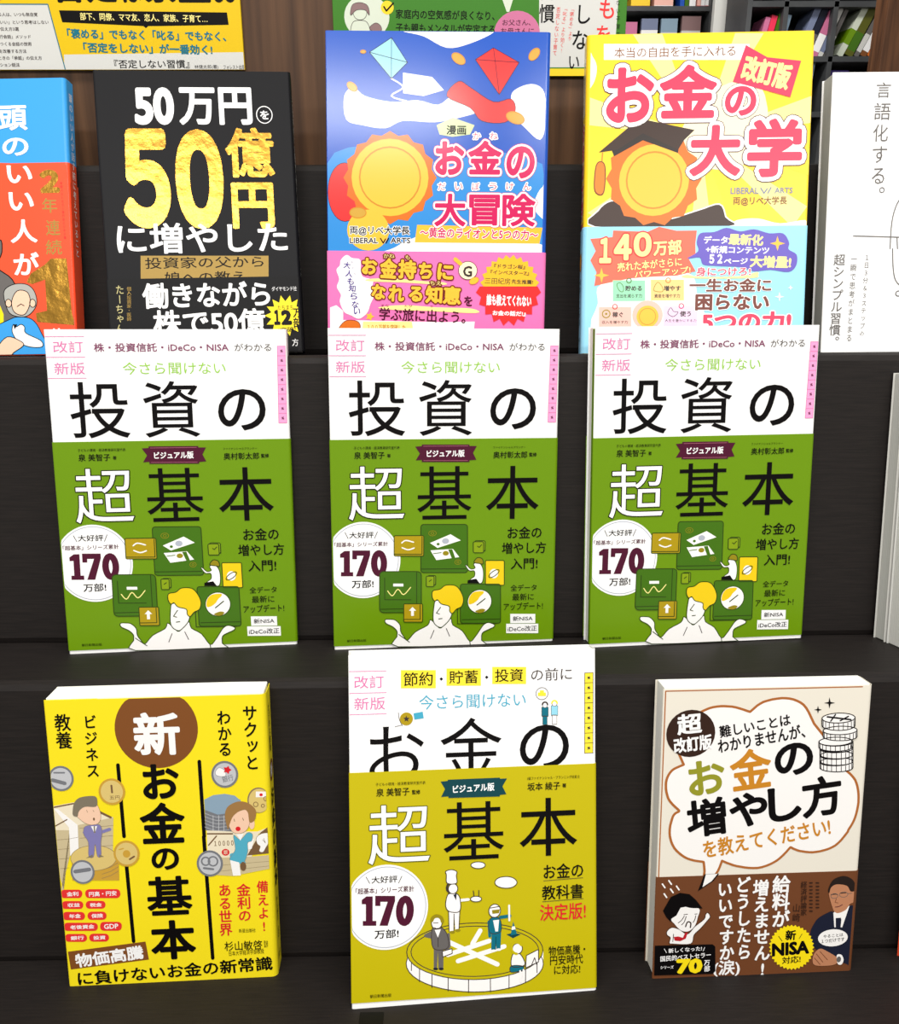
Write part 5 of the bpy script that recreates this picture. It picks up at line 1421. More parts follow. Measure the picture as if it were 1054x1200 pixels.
s.P('tag_red',2,[(143,162.6),(145.7,166.7),(142.2,169.6),(143.7,174.7),(139.6,176),(139.7,181.4),(135.3,181.1),(134.1,186.4),(129.8,184.4),(127.4,189),(123.7,185.6),(120.2,189.1),(117.6,184.5),(113.4,186.6),(112,181.3),(107.6,181.7),(107.5,176.3),(103.3,175),(104.6,170),(101,167.1),(103.6,163)])
s.T('『ドラゴン桜』',123.72,149.64,21.06,3,'soft_ink',b=0.02,L=3,a=-1.5)
s.T('『インベスターZ』',123.91,153.77,26.26,3,'soft_ink',b=0.02,L=3,a=-1.5)
s.T('三田紀房',115.7,159.29,17.4,4.14,'soft_ink',L=3,a=-1.5)
s.T('先生推薦!',132.53,159.71,14.69,3.01,'soft_ink',b=0.02,L=3,a=-1.5)
s.T('誰も教えてくれない',123.68,172.25,30.64,7.58,'white_ink',b=0.04,L=3,a=-1.5)
s.T('お金の話だ!』',123.96,180.8,22.7,3.42,'white_ink',b=0.035,L=3,a=-1.5)
s.build()
uni, cover, band = make_book('yellow sunburst book with a graduation cap and a light blue paper band', (0.1743, 0.6199, 1.1950), (-0.2541, -0.0061, -0.0758), 0.148, 0.21, 0.019, [(0, 210, 'sun_yellow')], band=[(125, 209.7, 'sky_band')], rough=0.3, spine='L', r=0.003)
s = on_cover(cover, 148, 210, 19, rough=0.32, spine='L', r=2.6)
s.part('illustration')
s.P('sun_yellow',0.5,[(76.1,66.9),(150.4,75.2),(151.1,92.4)])
s.P('lemon_pale',0.5,[(76.1,66.9),(151.9,112.6),(138.6,126)])
s.P('sun_yellow',0.5,[(76.1,66.9),(116.2,125.9),(99.5,125.8)])
s.P('lemon_pale',0.5,[(76.1,66.9),(85.3,125.7),(71.9,125.6)])
s.P('sun_yellow',0.5,[(76.1,66.9),(57.8,125.5),(41.3,125.4)])
s.P('lemon_pale',0.5,[(76.1,66.9),(19.3,125.2),(-0.7,115.7)])
s.P('sun_yellow',0.5,[(76.1,66.9),(-1.1,93.9),(-1.5,75.5)])
s.P('lemon_pale',0.5,[(76.1,66.9),(-1.8,58.3),(-2.2,40.3)])
s.P('sun_yellow',0.5,[(76.1,66.9),(-2.6,19.5),(4.2,-1.1)])
s.P('lemon_pale',0.5,[(76.1,66.9),(30.2,-0.6),(49.4,-0.2)])
s.P('sun_yellow',0.5,[(76.1,66.9),(65.7,0.1),(80.9,0.4)])
s.P('lemon_pale',0.5,[(76.1,66.9),(96.9,0.7),(115.4,1.1)])
s.P('sun_yellow',0.5,[(76.1,66.9),(139.9,1.5),(148.2,21.2)])
s.P('lemon_pale',0.5,[(76.1,66.9),(149,41.5),(149.7,58.8)])
s.P('cream_tint',0.9,[(75.5,46.3),(93.9,32.3),(114.7,34.7),(119.9,65.4),(104,85.9),(76.7,85.6),(63.5,64.7)],n=4)
s.P('print_white',1,[(-1.9,10.2),(5.4,16.5),(6.6,24.7),(3.6,32.9),(-1.8,34.9)],n=4)
s.P('print_white',1,[(96.9,125.7),(102,121.2),(115.6,120.2),(130.4,123.5),(147,121.5),(147.6,126.5),(96.9,126.2)],n=4)
s.P('dark_brown',1.2,[(7.6,125.1),(9.5,114.2),(17.9,107.9),(28.7,110.1),(50.2,120.8),(75.4,114.7),(90.1,110.6),(94.6,119),(95.2,125.7)],n=4,line='print_white',lw=0.86)
s.part('coin_drawing')
s.P('rust',1.8,[(78,93.9),(74.5,100.1),(75.3,107.4),(69.3,111.5),(66.8,118.2),(59.5,119.3),(54.2,124.2),(47,122),(40,124.1),(34.4,119.1),(27,117.9),(24.1,111.1),(17.9,106.9),(18.3,99.6),(14.4,93.2),(18,86.9),(17.3,79.7),(23.3,75.6),(25.9,68.9),(33.2,67.9),(38.5,63.1),(45.6,65.3),(52.6,63.3),(58.1,68.2),(65.4,69.4),(68.3,76.2),(74.5,80.3),(74.1,87.5)])
s.E('marigold',2.6,46.33,94.6,23.26,23.45)
s.E(None,2.7,46.33,94.6,18.19,18.41,line='amber_ink',lw=1.06)
s.P('dark_brown',4,[(9.2,76.1),(35.4,54.4),(72.2,62.3),(65.7,68.5),(61.7,75),(38.2,64),(21.5,74.5)])
s.P('hair_black',3.6,[(17.2,73.5),(38.2,64),(62.6,70.9),(61.7,77.1),(38.3,68.5),(19.4,78.7)])
s.S('amber_ink',4,0.85,[(11.7,76.5),(11.1,84.8)])
s.P('carrot',4,[(7.6,84.8),(11.4,82.3),(13.7,87),(13.1,101.6),(9.7,103.7),(6.7,99.4)],n=4,line='deep_brown',lw=0.64)
s.part('subtitle_lettering')
s.P('print_white',1,[(11.1,6),(106.5,7.8),(106.9,17.9),(11.3,16.2)])
s.T('本当の自由を手に入れる',57.8,11.84,79.42,6.72,'brown_ink',b=0.002)
s.part('edition_flag')
s.P('rose_red',5,[(104.1,8.5),(118.2,16.5),(140.1,19.1),(134,42.1),(118.9,37.8),(96.3,31.7)])
s.T('改訂版',118.11,26.1,31.87,16.47,'lemon_pale',b=0.05,L=6,a=-14)
s.part('title_lettering')
s.T('お',29.12,39.29,31.65,35.81,'rose_red',b=0.04,L=5,o=[(0.075, 'print_white'), (0.09, 'wine')])
s.T('金',67.31,37.51,37.69,34.64,'rose_red',b=0.04,L=5,o=[(0.075, 'print_white'), (0.09, 'wine')])
s.T('の',101.83,44.08,20.61,19.24,'rose_red',b=0.04,L=5,o=[(0.075, 'print_white'), (0.09, 'wine')])
s.T('大',86.26,75.83,33.55,33.3,'rose_red',b=0.04,L=5,o=[(0.075, 'print_white'), (0.09, 'wine')])
s.T('学',125.16,74.54,36,37.9,'rose_red',b=0.04,L=5,o=[(0.075, 'print_white'), (0.09, 'wine')])
s.part('author_lettering')
s.T('LIBERAL',106.4,102.04,18.45,4.16,'slate',b=0.02)
s.T('ARTS',132,102.08,11.89,3.73,'slate',b=0.02)
s.S('slate',2,0.84,[(117,100.5),(119.2,103.8),(121.2,100.9)])
s.S('slate',2,0.84,[(121.7,103.8),(123.7,100.1)])
s.T('両@リベ大学長',116.79,108.89,35.39,6.04,'brown_ink',b=0.018)
s.build()
s = on_cover(cover, 148, 210, 19, face='left', rough=0.2)
s.part('lettering')
s.P('cream_tint',1,[(2,12),(17,12),(17,50),(2,50)])
s.V('本当の自由を手に入れる',9.5,14,9.5,48,5,'brown_ink',b=0.01)
s.V('お金の大学',9.5,54,9.5,118,11,'rose_red',b=0.05,o=[(0.06, 'print_white')])
s.P('rose_red',1,[(4,121),(15,121),(15,133),(4,133)])
s.V('改訂版',9.5,122,9.5,132,5,'lemon_pale',b=0.02)
s.build()
s = on_cover(band, 148, 210, 19, band=True, rough=0.32, spine='L')
s.part('badge')
s.P('coral',1,[(4.6,133),(19.5,131.9),(19.9,127.5),(42.8,128.6),(50.5,125.3),(62.2,128),(75.6,127.9),(74.9,136.5),(75.3,145.2),(70.5,146.1),(75.6,154.8),(63,157.7),(33.8,159),(7.9,164.3),(9.2,155.1),(4.9,147.3),(8.4,141)])
s.T('１',14.85,140.77,8.04,16.95,'lemon_pale',b=0.05,L=3,o=[(0.05, 'tag_red')])
s.T('４',26.55,138.66,11.93,17.4,'lemon_pale',b=0.05,L=3,o=[(0.05, 'tag_red')])
s.T('０',39.74,136.9,11.99,16.22,'lemon_pale',b=0.05,L=3,o=[(0.05, 'tag_red')])
s.T('万部',56.44,139.07,18.96,10.12,'lemon_pale',b=0.035,L=3,o=[(0.05, 'tag_red')],a=3)
s.T('売れた本がさらに',44.66,150.21,43.24,6.1,'lemon_pale',b=0.02,L=3,o=[(0.06, 'tag_red')],a=5)
s.T('パワーアップ!',53.47,155.43,37.54,4.84,'lemon_pale',b=0.02,L=3,o=[(0.06, 'tag_red')],a=5)
s.P('marigold',2.5,[(17.8,157.3),(13.8,158.4),(12.8,162.4),(11.6,158.4),(7.5,157.3),(11.5,156.2),(12.5,152.2),(13.7,156.2)])
s.part('word_tag')
s.P('print_white',0.8,[(12.3,163.3),(41.6,158.6),(70.8,155.8),(77,170.3),(79.7,195.7),(11,195.6),(10.6,176)],n=4)
s.P('mint',1,[(20.3,160.6),(42.1,160.7),(42.5,174.6),(20.6,174.6)])
s.P('apricot',1,[(45.8,160.3),(68,160.4),(68.4,174.2),(46.2,174.2)])
s.P('blush',1,[(11.3,178.5),(33.1,178.5),(33.5,195.6),(11.7,195.6)])
s.P('lilac_tint',1,[(54.8,177.9),(77.4,177.9),(78,195.7),(55.3,195.6)])
s.E(None,1.5,31.18,160.87,1.57,1.56,line='moss',lw=0.59)
s.E(None,1.5,57.46,160.77,1.56,1.55,line='carrot',lw=0.58)
s.E(None,1.5,22.14,178.3,1.57,1.56,line='tag_red',lw=0.59)
s.E(None,1.5,66.71,177.89,1.56,1.56,line='magenta_ink',lw=0.59)
s.T('貯める',34.43,165.99,11.17,3.6,'soft_ink',b=0.03)
s.T('支出を減らす力',31.46,171.05,17.37,2.63,'soft_ink',b=0.01)
s.T('増やす',60.34,166.07,11.31,3.59,'soft_ink',b=0.03)
s.T('資産を増やす力',57.01,171.11,17.09,2.63,'soft_ink',b=0.01)
s.T('稼ぐ',24.13,183.54,7.09,3.62,'soft_ink',b=0.03)
s.T('収入を増やす力',22.32,188.68,17.44,2.16,'soft_ink',b=0.01)
s.T('使う',69.59,183.06,7.42,3.7,'soft_ink',b=0.03)
s.T('人生を豊かにする力',66.55,187.64,21,1.95,'soft_ink')
s.E(None,1.5,16.34,183.08,2.56,2.55,line='olive',lw=0.69)
s.E('olive',2,16.34,183.08,0.79,0.78)
s.P('mint',2,[(23.1,163.4),(25.5,162.4),(27.6,165.3),(27.1,168.3),(24.7,167.3)],n=4,line='moss',lw=0.39)
s.P('apricot',2,[(47.9,167.3),(50.5,162),(53.7,165.4),(53.6,168.3)],n=4,line='olive',lw=0.39)
s.P('lilac_tint',2,[(57.8,182),(59.7,179),(61.7,181.5),(64.7,182),(61.8,184.9),(58.9,183.9)],n=4,line='soft_ink',lw=0.39)
s.E('blush',1.5,44.18,183.9,10.29,9.79)
s.E('marigold',2.2,44.21,184.88,7.35,7.34)
s.E(None,2.5,44.21,184.88,5.49,5.48,line='amber_ink',lw=0.39)
s.part('cloud_note')
s.P('violet',2,[(75.8,135.7),(78,129.8),(87.1,129),(95.2,126.3),(104.3,128.7),(113.4,127.4),(123.4,130.1),(132.5,130.2),(136.7,136.1),(136.5,140.6),(142,144.3),(141.8,151.5),(137,155.5),(125.2,154.1),(114.3,155),(105.1,152.2),(88.7,151.3),(80.4,150.3),(78,145.7),(69.7,146.4),(76.9,141.6)],n=4)
s.T('データ',88.35,134.22,15.96,4.99,'white_ink',b=0.03,L=3,a=-1)
s.T('最新化',108.28,134.21,22.98,7.42,'lemon_pale',b=0.04,L=3,a=-2)
s.T('+新規コンテンツ',102.91,140.87,41.87,4.9,'white_ink',b=0.03,L=3,a=-1.5)
s.T('５２',88.74,146.7,8.68,6.37,'white_ink',b=0.05,L=3)
s.T('ページ',102.02,148.27,15.95,3.91,'white_ink',b=0.03,L=3)
s.T('大増量!',124.99,148.83,27.22,7.89,'lemon_pale',b=0.04,L=3,a=-1.5)
s.P('marigold',3,[(134.1,136.8),(130.2,137.9),(129.3,141.7),(128,137.9),(124.1,136.7),(128,135.7),(128.9,131.8),(130.1,135.7)])
s.part('slogan_lettering')
s.P('lemon_pale',1.2,[(69.6,157.1),(79.7,158.5),(105.3,158.1),(116.1,155.5),(117.1,157.3),(112.6,159.5),(69.7,159.4)],n=4)
s.T('身につけろ!',94.03,155.14,36.09,5.92,'rose_red',b=0.02,L=3,o=[(0.06, 'print_white')])
s.T('一生お金に',98.89,164.05,54.37,8.77,'cocoa',b=0.035,L=3,o=[(0.04, 'print_white')])
s.T('困らない',100.5,175.48,49.23,10.99,'cocoa',b=0.04,L=3,o=[(0.04, 'print_white')])
s.T('5つの力!',110.44,188.33,59.47,13.78,'rose_red',b=0.045,L=3,o=[(0.05, 'print_white')])
s.part('sparkle_mark')
s.P('print_white',2,[(135,171.9),(132.3,172.5),(131.9,175.2),(131.2,172.5),(128.5,171.9),(131.1,171.3),(131.6,168.6),(132.3,171.3)])
s.P('print_white',2,[(140.6,166),(139.2,166.4),(138.9,167.8),(138.4,166.4),(137,166),(138.4,165.6),(138.7,164.2),(139.2,165.6)])
s.build()
s = on_cover(band, 148, 210, 19, band=True, face='left', rough=0.2)
s.part('lettering')
s.E('marigold',1,9.5,147,5,6,line='amber_ink',lw=0.6)
s.V('両@リベ大学長',9.5,158,9.5,190,5,'ink',b=0.01)
s.T('朝日新聞出版',9.5,199.5,11,3,'ink')
s.build()
smart, cover, band = make_book('sky blue and vermilion book cut off by the left edge of the top row', (-0.3162, 0.6454, 1.1923), (-0.2605, -0.0135, -0.0190), 0.129, 0.188, 0.014, [(0, 56.5, 'sky_print'), (56.5, 188, 'vermilion')], rough=0.3)
s = on_cover(cover, 129, 188, 14, rough=0.3, r=1.5)
s.part('illustration')
s.P('vermilion',0.6,[(-57.1,52.4),(131.3,58.3),(131.7,196.7),(-67.2,193.7)])
s.P('mid_grey',1.2,[(67.4,120.1),(78.4,108.3),(79.4,116.9),(75.7,127),(85.7,135.7),(89.3,149.5),(87.1,175.3),(64.1,178.4)],n=4,line='ink',lw=0.7)
s.P('signal_yellow',1.8,[(75.3,151),(78.3,159.6),(77.8,169.1),(73.4,169.9)])
s.P('sky_print',2,[(68,171.5),(82.5,163.1),(89.6,161.5),(98.2,163.4),(103.9,172.1),(106.7,187.7),(67.1,188.8)],n=4,line='ink',lw=0.53)
s.P('silver_hair',2.4,[(79.4,149.3),(80.1,142.5),(87.3,138.8),(96,139.3),(101,144.5),(101.9,153.1),(96.7,159.9),(90.5,161.5),(82.7,158.8)],n=4,line='ink',lw=0.52)
s.P('skin',3.2,[(84.6,150.3),(88.8,143.5),(95.7,144.4),(97.5,151.3),(94.1,159),(89.7,160.1),(85.4,157.2)],n=4,line='ink',lw=0.52)
s.E('skin',3,82.21,151.95,2.1,2.75,line='ink',lw=0.52)
s.E('skin',3,99.17,152.22,2.1,2.75,line='ink',lw=0.52)
s.S('ink',4.4,0.52,[(88.2,154.3),(90.9,152.6),(93.1,153.8)])
s.P('print_white',3.4,[(84.9,166.6),(86.6,168.4),(90.2,166.7),(92.7,168.5),(93.4,172.8),(103.6,178.1),(104.3,182.4),(95.5,182.3),(87.8,178.7),(83.8,171.8)],n=4,line='ink',lw=0.53)
s.P('ink',4.2,[(84.9,166.6),(87.6,166.6),(85.6,170.1)])
s.P('skin',4,[(72.7,182.8),(80.1,175.2),(88.7,177.9),(91.2,181.4),(83,187.3),(88.1,190.8),(72.2,190.6)],n=4,line='ink',lw=0.53)
s.part('title_lettering')
s.T('頭',91.93,26.23,19.79,16.64,'white_ink',b=0.025,L=2.4)
s.T('の',92.63,45.58,18.11,12.04,'white_ink',b=0.025,L=2.4)
s.T('い',94.51,64.04,17.64,12.09,'white_ink',b=0.025,L=2.4)
s.T('い',94.77,82.38,17.33,12.49,'white_ink',b=0.025,L=2.4)
s.T('人',95.45,102.69,18.76,15.94,'white_ink',b=0.025,L=2.4)
s.T('が',96.12,124.97,17.94,15.69,'white_ink',b=0.025,L=2.4)
s.part('badge')
s.T('２',115.19,69.25,13.83,15.8,'gold_foil',b=0.07)
s.T('年',114.37,85.58,10.4,10.13,'dull_gold',b=0.01)
s.T('連',115.97,100.65,9.9,10.51,'dull_gold',b=0.01)
s.T('続',116,114.06,11.3,10.2,'dull_gold',b=0.01)
s.V('年間ベストセラー単行本ビジネス書',123.14,69.39,124,108.75,1.73,'tag_red')
s.P('gold_foil',2,[(95.7,137.6),(99,131.7),(108.9,125.9),(113.5,121.7),(124.4,121.8),(126.4,159.5),(131.8,163.9),(131.7,167.7),(101.7,165.1),(101.1,159.1),(109,157.5),(108.7,136.1),(99.5,139)])
s.T('位',115.39,174.41,10.86,9.49,'white_ink',b=0.02)
s.build()
s = on_cover(cover, 129, 188, 14, face='right', rough=0.3)
s.part('lettering')
s.P('vermilion',0.6,[(0.4,70),(13.6,70),(13.6,187),(0.4,187)])
s.V('頭のいい人が話す前に考えていること',7,8,7,120,5,'white_ink',b=0.005)
s.build()
word, cover, band = make_book('plain white book with grey vertical lettering at the right end of the top row', (0.3375, 0.6424, 1.1926), (-0.2091, -0.0055, -0.0123), 0.129, 0.188, 0.018, [(0, 188, 'paper_white')], rough=0.45, pages=GREYPAGES)
s = on_cover(cover, 129, 188, 18)
s.part('title_lettering')
s.T('言',34.98,11.66,9.8,9.99,'mid_grey')
s.T('語',34.85,25.58,11.23,11.22,'mid_grey')
s.T('化',34.39,39.82,10.21,11.29,'mid_grey')
s.T('す',34.61,53.99,9.89,11.02,'mid_grey')
s.T('る',34.22,68.16,8.68,10.57,'mid_grey')
s.T('。',37.29,77.56,3.9,4.11,'mid_grey')
s.part('subtitle_lettering')
s.V('超シンプル習慣。',10.23,120.25,8.94,184.55,7.88,'mid_grey',b=0.008)
s.V('一瞬で思考がまとまる',20.28,120.86,19.46,181.07,4.3,'mid_grey')
s.V('１日３分＆３ステップの',29.38,120.24,28.34,177.59,3.58,'mid_grey')
s.part('illustration')
s.S('mid_grey',2,0.71,[(19.1,108.2),(70.1,110)])
s.S('mid_grey',2,0.71,[(54,78.4),(48.3,86.9),(45.4,98.9),(45.1,117.1)],n=4)
s.S('mid_grey',2,0.72,[(46.9,117.1),(48,130.2),(50.3,138.9),(56,144.2)],n=4)
s.S('mid_grey',2,0.71,[(49.5,109.3),(50.3,117.1)])
s.E(None,1.5,52.56,147.72,1.8,1.76,line='mid_grey',lw=0.72)
s.S('mid_grey',2,0.71,[(54,78.4),(75,73.4),(97.3,89),(106,113.2),(96.7,134.1),(79.4,144.4),(56,144.2)],n=4)
s.build()
make_book('grey-edged book standing against the riser at the right end of the middle step', (0.3736, 0.5602, 1.0105), (-0.1645, 0.0311, 0.1976), .148, 0.1799, .011, [(0, 179.9, 'grey_white')], pages=GREYPAGES)
make_book('thick pale book in front of the grey-edged book on the middle step', (0.3776, 0.5433, 1.0131), (-0.1645, 0.0311, 0.1976), .148, 0.1799, .021, [(0, 179.9, 'paper_grey')], pages=LIGHTPAGES)
make_book('vermilion book barely showing at the right edge of the bottom step', (0.3577, 0.4388, 0.8393), (-0.1676, -0.0000, 0.0000), .128, .185, .015, [(0, 185, 'vermilion')])

# ------------------------------------------------------------------ posters on the wooden back board
po = thing('poster', 'yellow printed poster with a black banner, on the wooden board behind the black book', 'poster', (-0.2900, 0.7480, 1.3888))
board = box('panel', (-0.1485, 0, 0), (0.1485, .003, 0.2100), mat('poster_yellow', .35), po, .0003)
s = Sheet(board, 297.00, 210.00, 'front', 0, rough=.35)
s.part('list_panel')
s.P('paper_grey',1,[(-1.4,166.6),(156.8,166.6),(163.7,209.5),(162.9,214.7),(-12.4,214.5)])
s.S('teal',2,0.74,[(60.3,166.4),(156.8,166.6),(163.3,209.5)])
s.P('paper_grey',0.7,[(163.8,199.7),(306.2,198.1),(305,214.8),(162.6,214.7)])
s.T('きる人は、いつも無自覚',132.59,173.26,31.45,2.59,'soft_ink',b=0.015)
s.T('「でもいいい」という思考はしない',132.72,178.27,45.86,2.6,'soft_ink',b=0.015)
s.T('否定しない伝え方3選',118.76,182.74,28.71,2.61,'soft_ink',b=0.015)
s.T('並行会話」メソッド',128.11,187.8,25.91,2.62,'soft_ink',b=0.015)
s.T('をつくる会話の技術',127.96,192.6,25.97,2.64,'soft_ink',b=0.015)
s.T('関係を改善する方法',123.4,197.42,26.03,2.65,'soft_ink',b=0.015)
s.T('ときの「承認」の伝え方',131.1,201.98,31.9,2.66,'soft_ink',b=0.015)
s.T('クッション話法',119.75,206.56,20.34,2.67,'soft_ink',b=0.015)
s.part('black_banner')
s.P('ink',1,[(164.3,170.5),(286.9,171.9),(287.5,180),(235.3,180.8),(228.4,180.8),(226.4,182.2),(224.7,180.8),(165.6,178.3)])
s.T('部下、同僚、ママ友、恋人、家族、子育て…',225.65,175.21,93.06,5.05,'lemon_pale',b=0.012,a=-1)
s.part('slogan_lettering')
s.T('「褒める」でもなく「叱る」でもなく、',226.52,186.7,116.84,6.81,'teal',b=0.032,a=-1)
s.T('「否定をしない」が一番効く!',226.44,195.76,95.28,6.87,'teal',b=0.032,a=-1)
s.part('book_title_lettering')
s.T('『否定しない習慣』',228.12,206.05,55.82,5.78,'ink',b=0.01)
s.T('林健太郎(著)',268.57,208.09,17.81,2.89,'ink')
s.T('フォレスト出版',289.24,208.11,15.91,2.89,'ink')
s.part('title_lettering')
s.T('否',172.66,155.37,23.44,20.39,'ink',b=0.05)
s.T('定',196.73,155.36,22.23,20.37,'ink',b=0.05)
s.T('は',218.66,155.35,14.22,20.35,'ink',b=0.05)
s.T('禁',239.38,155.34,23.51,20.34,'ink',b=0.05)
s.T('止',264.14,155.33,23.53,20.32,'ink',b=0.05)
s.T('!!',285.82,155.32,14.88,20.31,'ink',b=0.05)
s.build()
po = thing('poster', 'green and white printed poster on the wooden board behind the blue comic book', 'poster', (0.0346, 0.7480, 1.3842))
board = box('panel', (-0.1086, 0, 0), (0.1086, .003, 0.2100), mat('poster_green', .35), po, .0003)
s = Sheet(board, 217.16, 210.00, 'front', 0, rough=.35)
s.part('white_panel')
s.P('paper_grey',0.7,[(151.4,137.2),(211.1,137.1),(210,181.5),(208.7,203.9),(153.4,203.9)])
s.P('sun_yellow',0.7,[(153.4,204.8),(219.8,204.8),(220.3,213.3),(153.7,213.2)])
s.part('parent_drawing')
s.E('pale_sage',1,25.02,170.25,16.67,14.65)
s.P('taupe',3,[(13.1,169.1),(14.6,162.5),(20.3,160.8),(25.9,163),(26.9,169.1),(23.9,165.8),(17.6,165.8)],n=4,line='soft_ink',lw=0.31)
s.E('pale_sage',2.2,20.09,167.46,5.02,4.75,line='soft_ink',lw=0.31)
s.P('pale_sage',2.2,[(12.7,179.2),(14.8,173.6),(19.9,172.5),(24.9,173.6),(27.2,179.2),(25.8,184.3),(13.2,184.3)],n=4,line='soft_ink',lw=0.38)
s.P('taupe',3,[(26.7,177.5),(31.2,174.2),(34.9,175.9),(35.5,179.2),(31,180.4)],n=4,line='soft_ink',lw=0.32)
s.E('sun_yellow',2.4,40.27,164.12,4.7,4.46)
s.S('ink',3,1.13,[(37.8,163.6),(39.6,166.3),(44.7,161.3)])
s.part('round_note')
s.P('pale_sage',1,[(123.7,155.8),(133.7,155.8),(130.2,166.9),(128.3,166.9)])
s.E('pink_disc',1,136.19,181.52,17.16,15.42)
s.part('slogan_lettering')
s.T('家庭内の空気感が良くなり、',82.94,168.86,73.06,6.15,'ink',b=0.012,a=-1)
s.T('子も親もメンタルが安定する',82.91,177.84,73.39,6.2,'ink',b=0.012,a=-1)
s.part('round_note')
s.T('お父さん、',135.71,173.9,20.88,3.94,'wine',b=0.01)
s.T('お母さんに',136.47,179.54,24.75,3.96,'wine',b=0.01)
s.part('title_lettering')
s.T('習',157.49,153.03,11.28,12.13,'ink',b=0.01)
s.T('慣',157.99,168.01,11.37,12.31,'ink',b=0.01)
s.T('し',185.82,168.57,8.85,12.33,'ink',b=0.01)
s.T('な',183.75,185.51,12.12,12.54,'ink',b=0.01)
s.T('い',179.63,200.72,7.71,8.68,'ink',b=0.01)
s.T('も',202.38,164.94,10.74,12.86,'tag_red',b=0.012)
s.T('を',200.47,182.11,10.19,12.51,'tag_red',b=0.012)
s.V('もしない子育て',209.59,148.06,211.76,184.38,3.13,'ink')
s.part('vertical_lettering')
s.V('「褒める」より',176.75,163.55,175.8,186.08,3.15,'tag_red')
s.V('「叱る」より効く!',171.68,162.99,169.74,194.09,3.15,'tag_red')
s.V('否定しない子育て',166.66,163.55,164.7,196.38,3.15,'tag_red')
s.build()

# ------------------------------------------------------------------ the shop behind
c = thing('bookcase', 'tall grey bookcase with face-out books behind the yellow book', 'bookcase', (0.965, 5.150, 0))
box('back_panel', (-0.406, 0.140, 0.000), (0.406, 0.150, 2.600), SHELFDARK, c)
box('side_panel', (-0.426, -0.150, 0.000), (-0.406, 0.150, 2.600), SHELF, c)
box('side_panel', (0.406, -0.150, 0.000), (0.426, 0.150, 2.600), SHELF, c)
box('top_panel', (-0.406, -0.150, 2.580), (0.406, 0.150, 2.600), SHELF, c)
box('shelf', (-0.406, -0.150, 2.399), (0.406, 0.140, 2.421), SHELF, c)
box('shelf', (-0.406, -0.150, 2.155), (0.406, 0.140, 2.177), SHELF, c)
box('shelf', (-0.406, -0.150, 1.901), (0.406, 0.140, 1.923), SHELF, c)
box('shelf', (-0.406, -0.150, 1.641), (0.406, 0.140, 1.663), SHELF, c)
c = thing('bookcase', 'tall grey bookcase of leaning books at the top right', 'bookcase', (1.625, 4.350, 0))
box('back_panel', (-0.298, 0.140, 0.000), (0.298, 0.150, 2.600), SHELFDARK, c)
box('side_panel', (-0.318, -0.150, 0.000), (-0.298, 0.150, 2.600), SHELF, c)
box('side_panel', (0.298, -0.150, 0.000), (0.318, 0.150, 2.600), SHELF, c)
box('top_panel', (-0.298, -0.150, 2.580), (0.298, 0.150, 2.600), SHELF, c)
box('shelf', (-0.298, -0.150, 2.033), (0.298, 0.140, 2.055), SHELF, c)
box('shelf', (-0.298, -0.150, 1.827), (0.298, 0.140, 1.849), SHELF, c)
box('shelf', (-0.298, -0.150, 1.612), (0.298, 0.140, 1.634), SHELF, c)
box('shelf', (-0.298, -0.150, 1.389), (0.298, 0.140, 1.411), SHELF, c)
box('divider', (-0.165, -0.150, 0.050), (-0.145, 0.140, 2.580), SHELF, c)
box('divider', (0.044, -0.150, 0.050), (0.064, 0.140, 2.580), SHELF, c)

def far_book(name, label, loc, w, d, h, lean, cover, stripe=None, group=None, zs=(.25, .5)):
    """a small closed book: spine or cover towards the camera, optional pale label band"""
    V, F, I = [], [], []
    cuts = [0, zs[0], zs[1], 1] if stripe else [0, 1]
    for k in range(len(cuts) - 1):
        n = len(V)
        for zf in (cuts[k], cuts[k + 1]):
            V += [(-w / 2, 0, zf * h), (w / 2, 0, zf * h), (w / 2, d, zf * h), (-w / 2, d, zf * h)]
        F += [(n, n + 1, n + 5, n + 4), (n + 1, n + 2, n + 6, n + 5), (n + 2, n + 3, n + 7, n + 6), (n + 3, n, n + 4, n + 7), (n + 4, n + 5, n + 6, n + 7), (n + 3, n + 2, n + 1, n)]
        m = 1 if (stripe and k == 1) else 0
        I += [m, m, m, m, 2 if k == len(cuts) - 2 else m, m]
    o = link(name, V, F, [mat(cover, .35), mat(stripe or cover, .4), mat('paper_white', .6)], None, I)
    o.location = loc; o.rotation_euler = (0, lean, 0)
    return tag(o, label, 'book', group)

far_book('book', 'magenta book beside the face-out books, nearest the green poster', (0.992, 5.040, 1.9233), 0.060, 0.16, 0.190, 0.000, 'pink_disc', 'lilac_tint', 'face-out books in the grey bookcase', (.25, .5))
far_book('book', 'blue-grey and white face-out book nearest the magenta book', (1.084, 5.040, 1.9233), 0.082, 0.03, 0.205, 0.000, 'slate', 'print_white', 'face-out books in the grey bookcase', (0, .75))
far_book('book', 'blue-grey and white face-out book in the middle of three', (1.183, 5.040, 1.9233), 0.082, 0.03, 0.205, 0.000, 'steel_blue', 'paper_grey', 'face-out books in the grey bookcase', (0, .7))
far_book('book', 'brownish face-out book, rightmost of three in the grey bookcase', (1.293, 5.040, 1.9233), 0.095, 0.03, 0.216, 0.000, 'taupe', 'paper_grey', 'face-out books in the grey bookcase', (.2, .7))
far_book('book', 'orange face-out book cut by the top edge of the photo', (1.031, 5.040, 2.1773), 0.094, 0.1, 0.170, 0.000, 'amber_ink', 'sun_yellow', 'books on the top shelf of the left bookcase', (.05, .25))
far_book('book', 'white and pink face-out book cut by the top edge', (1.147, 5.040, 2.1773), 0.094, 0.1, 0.170, 0.000, 'paper_white', 'blush', 'books on the top shelf of the left bookcase', (.05, .25))
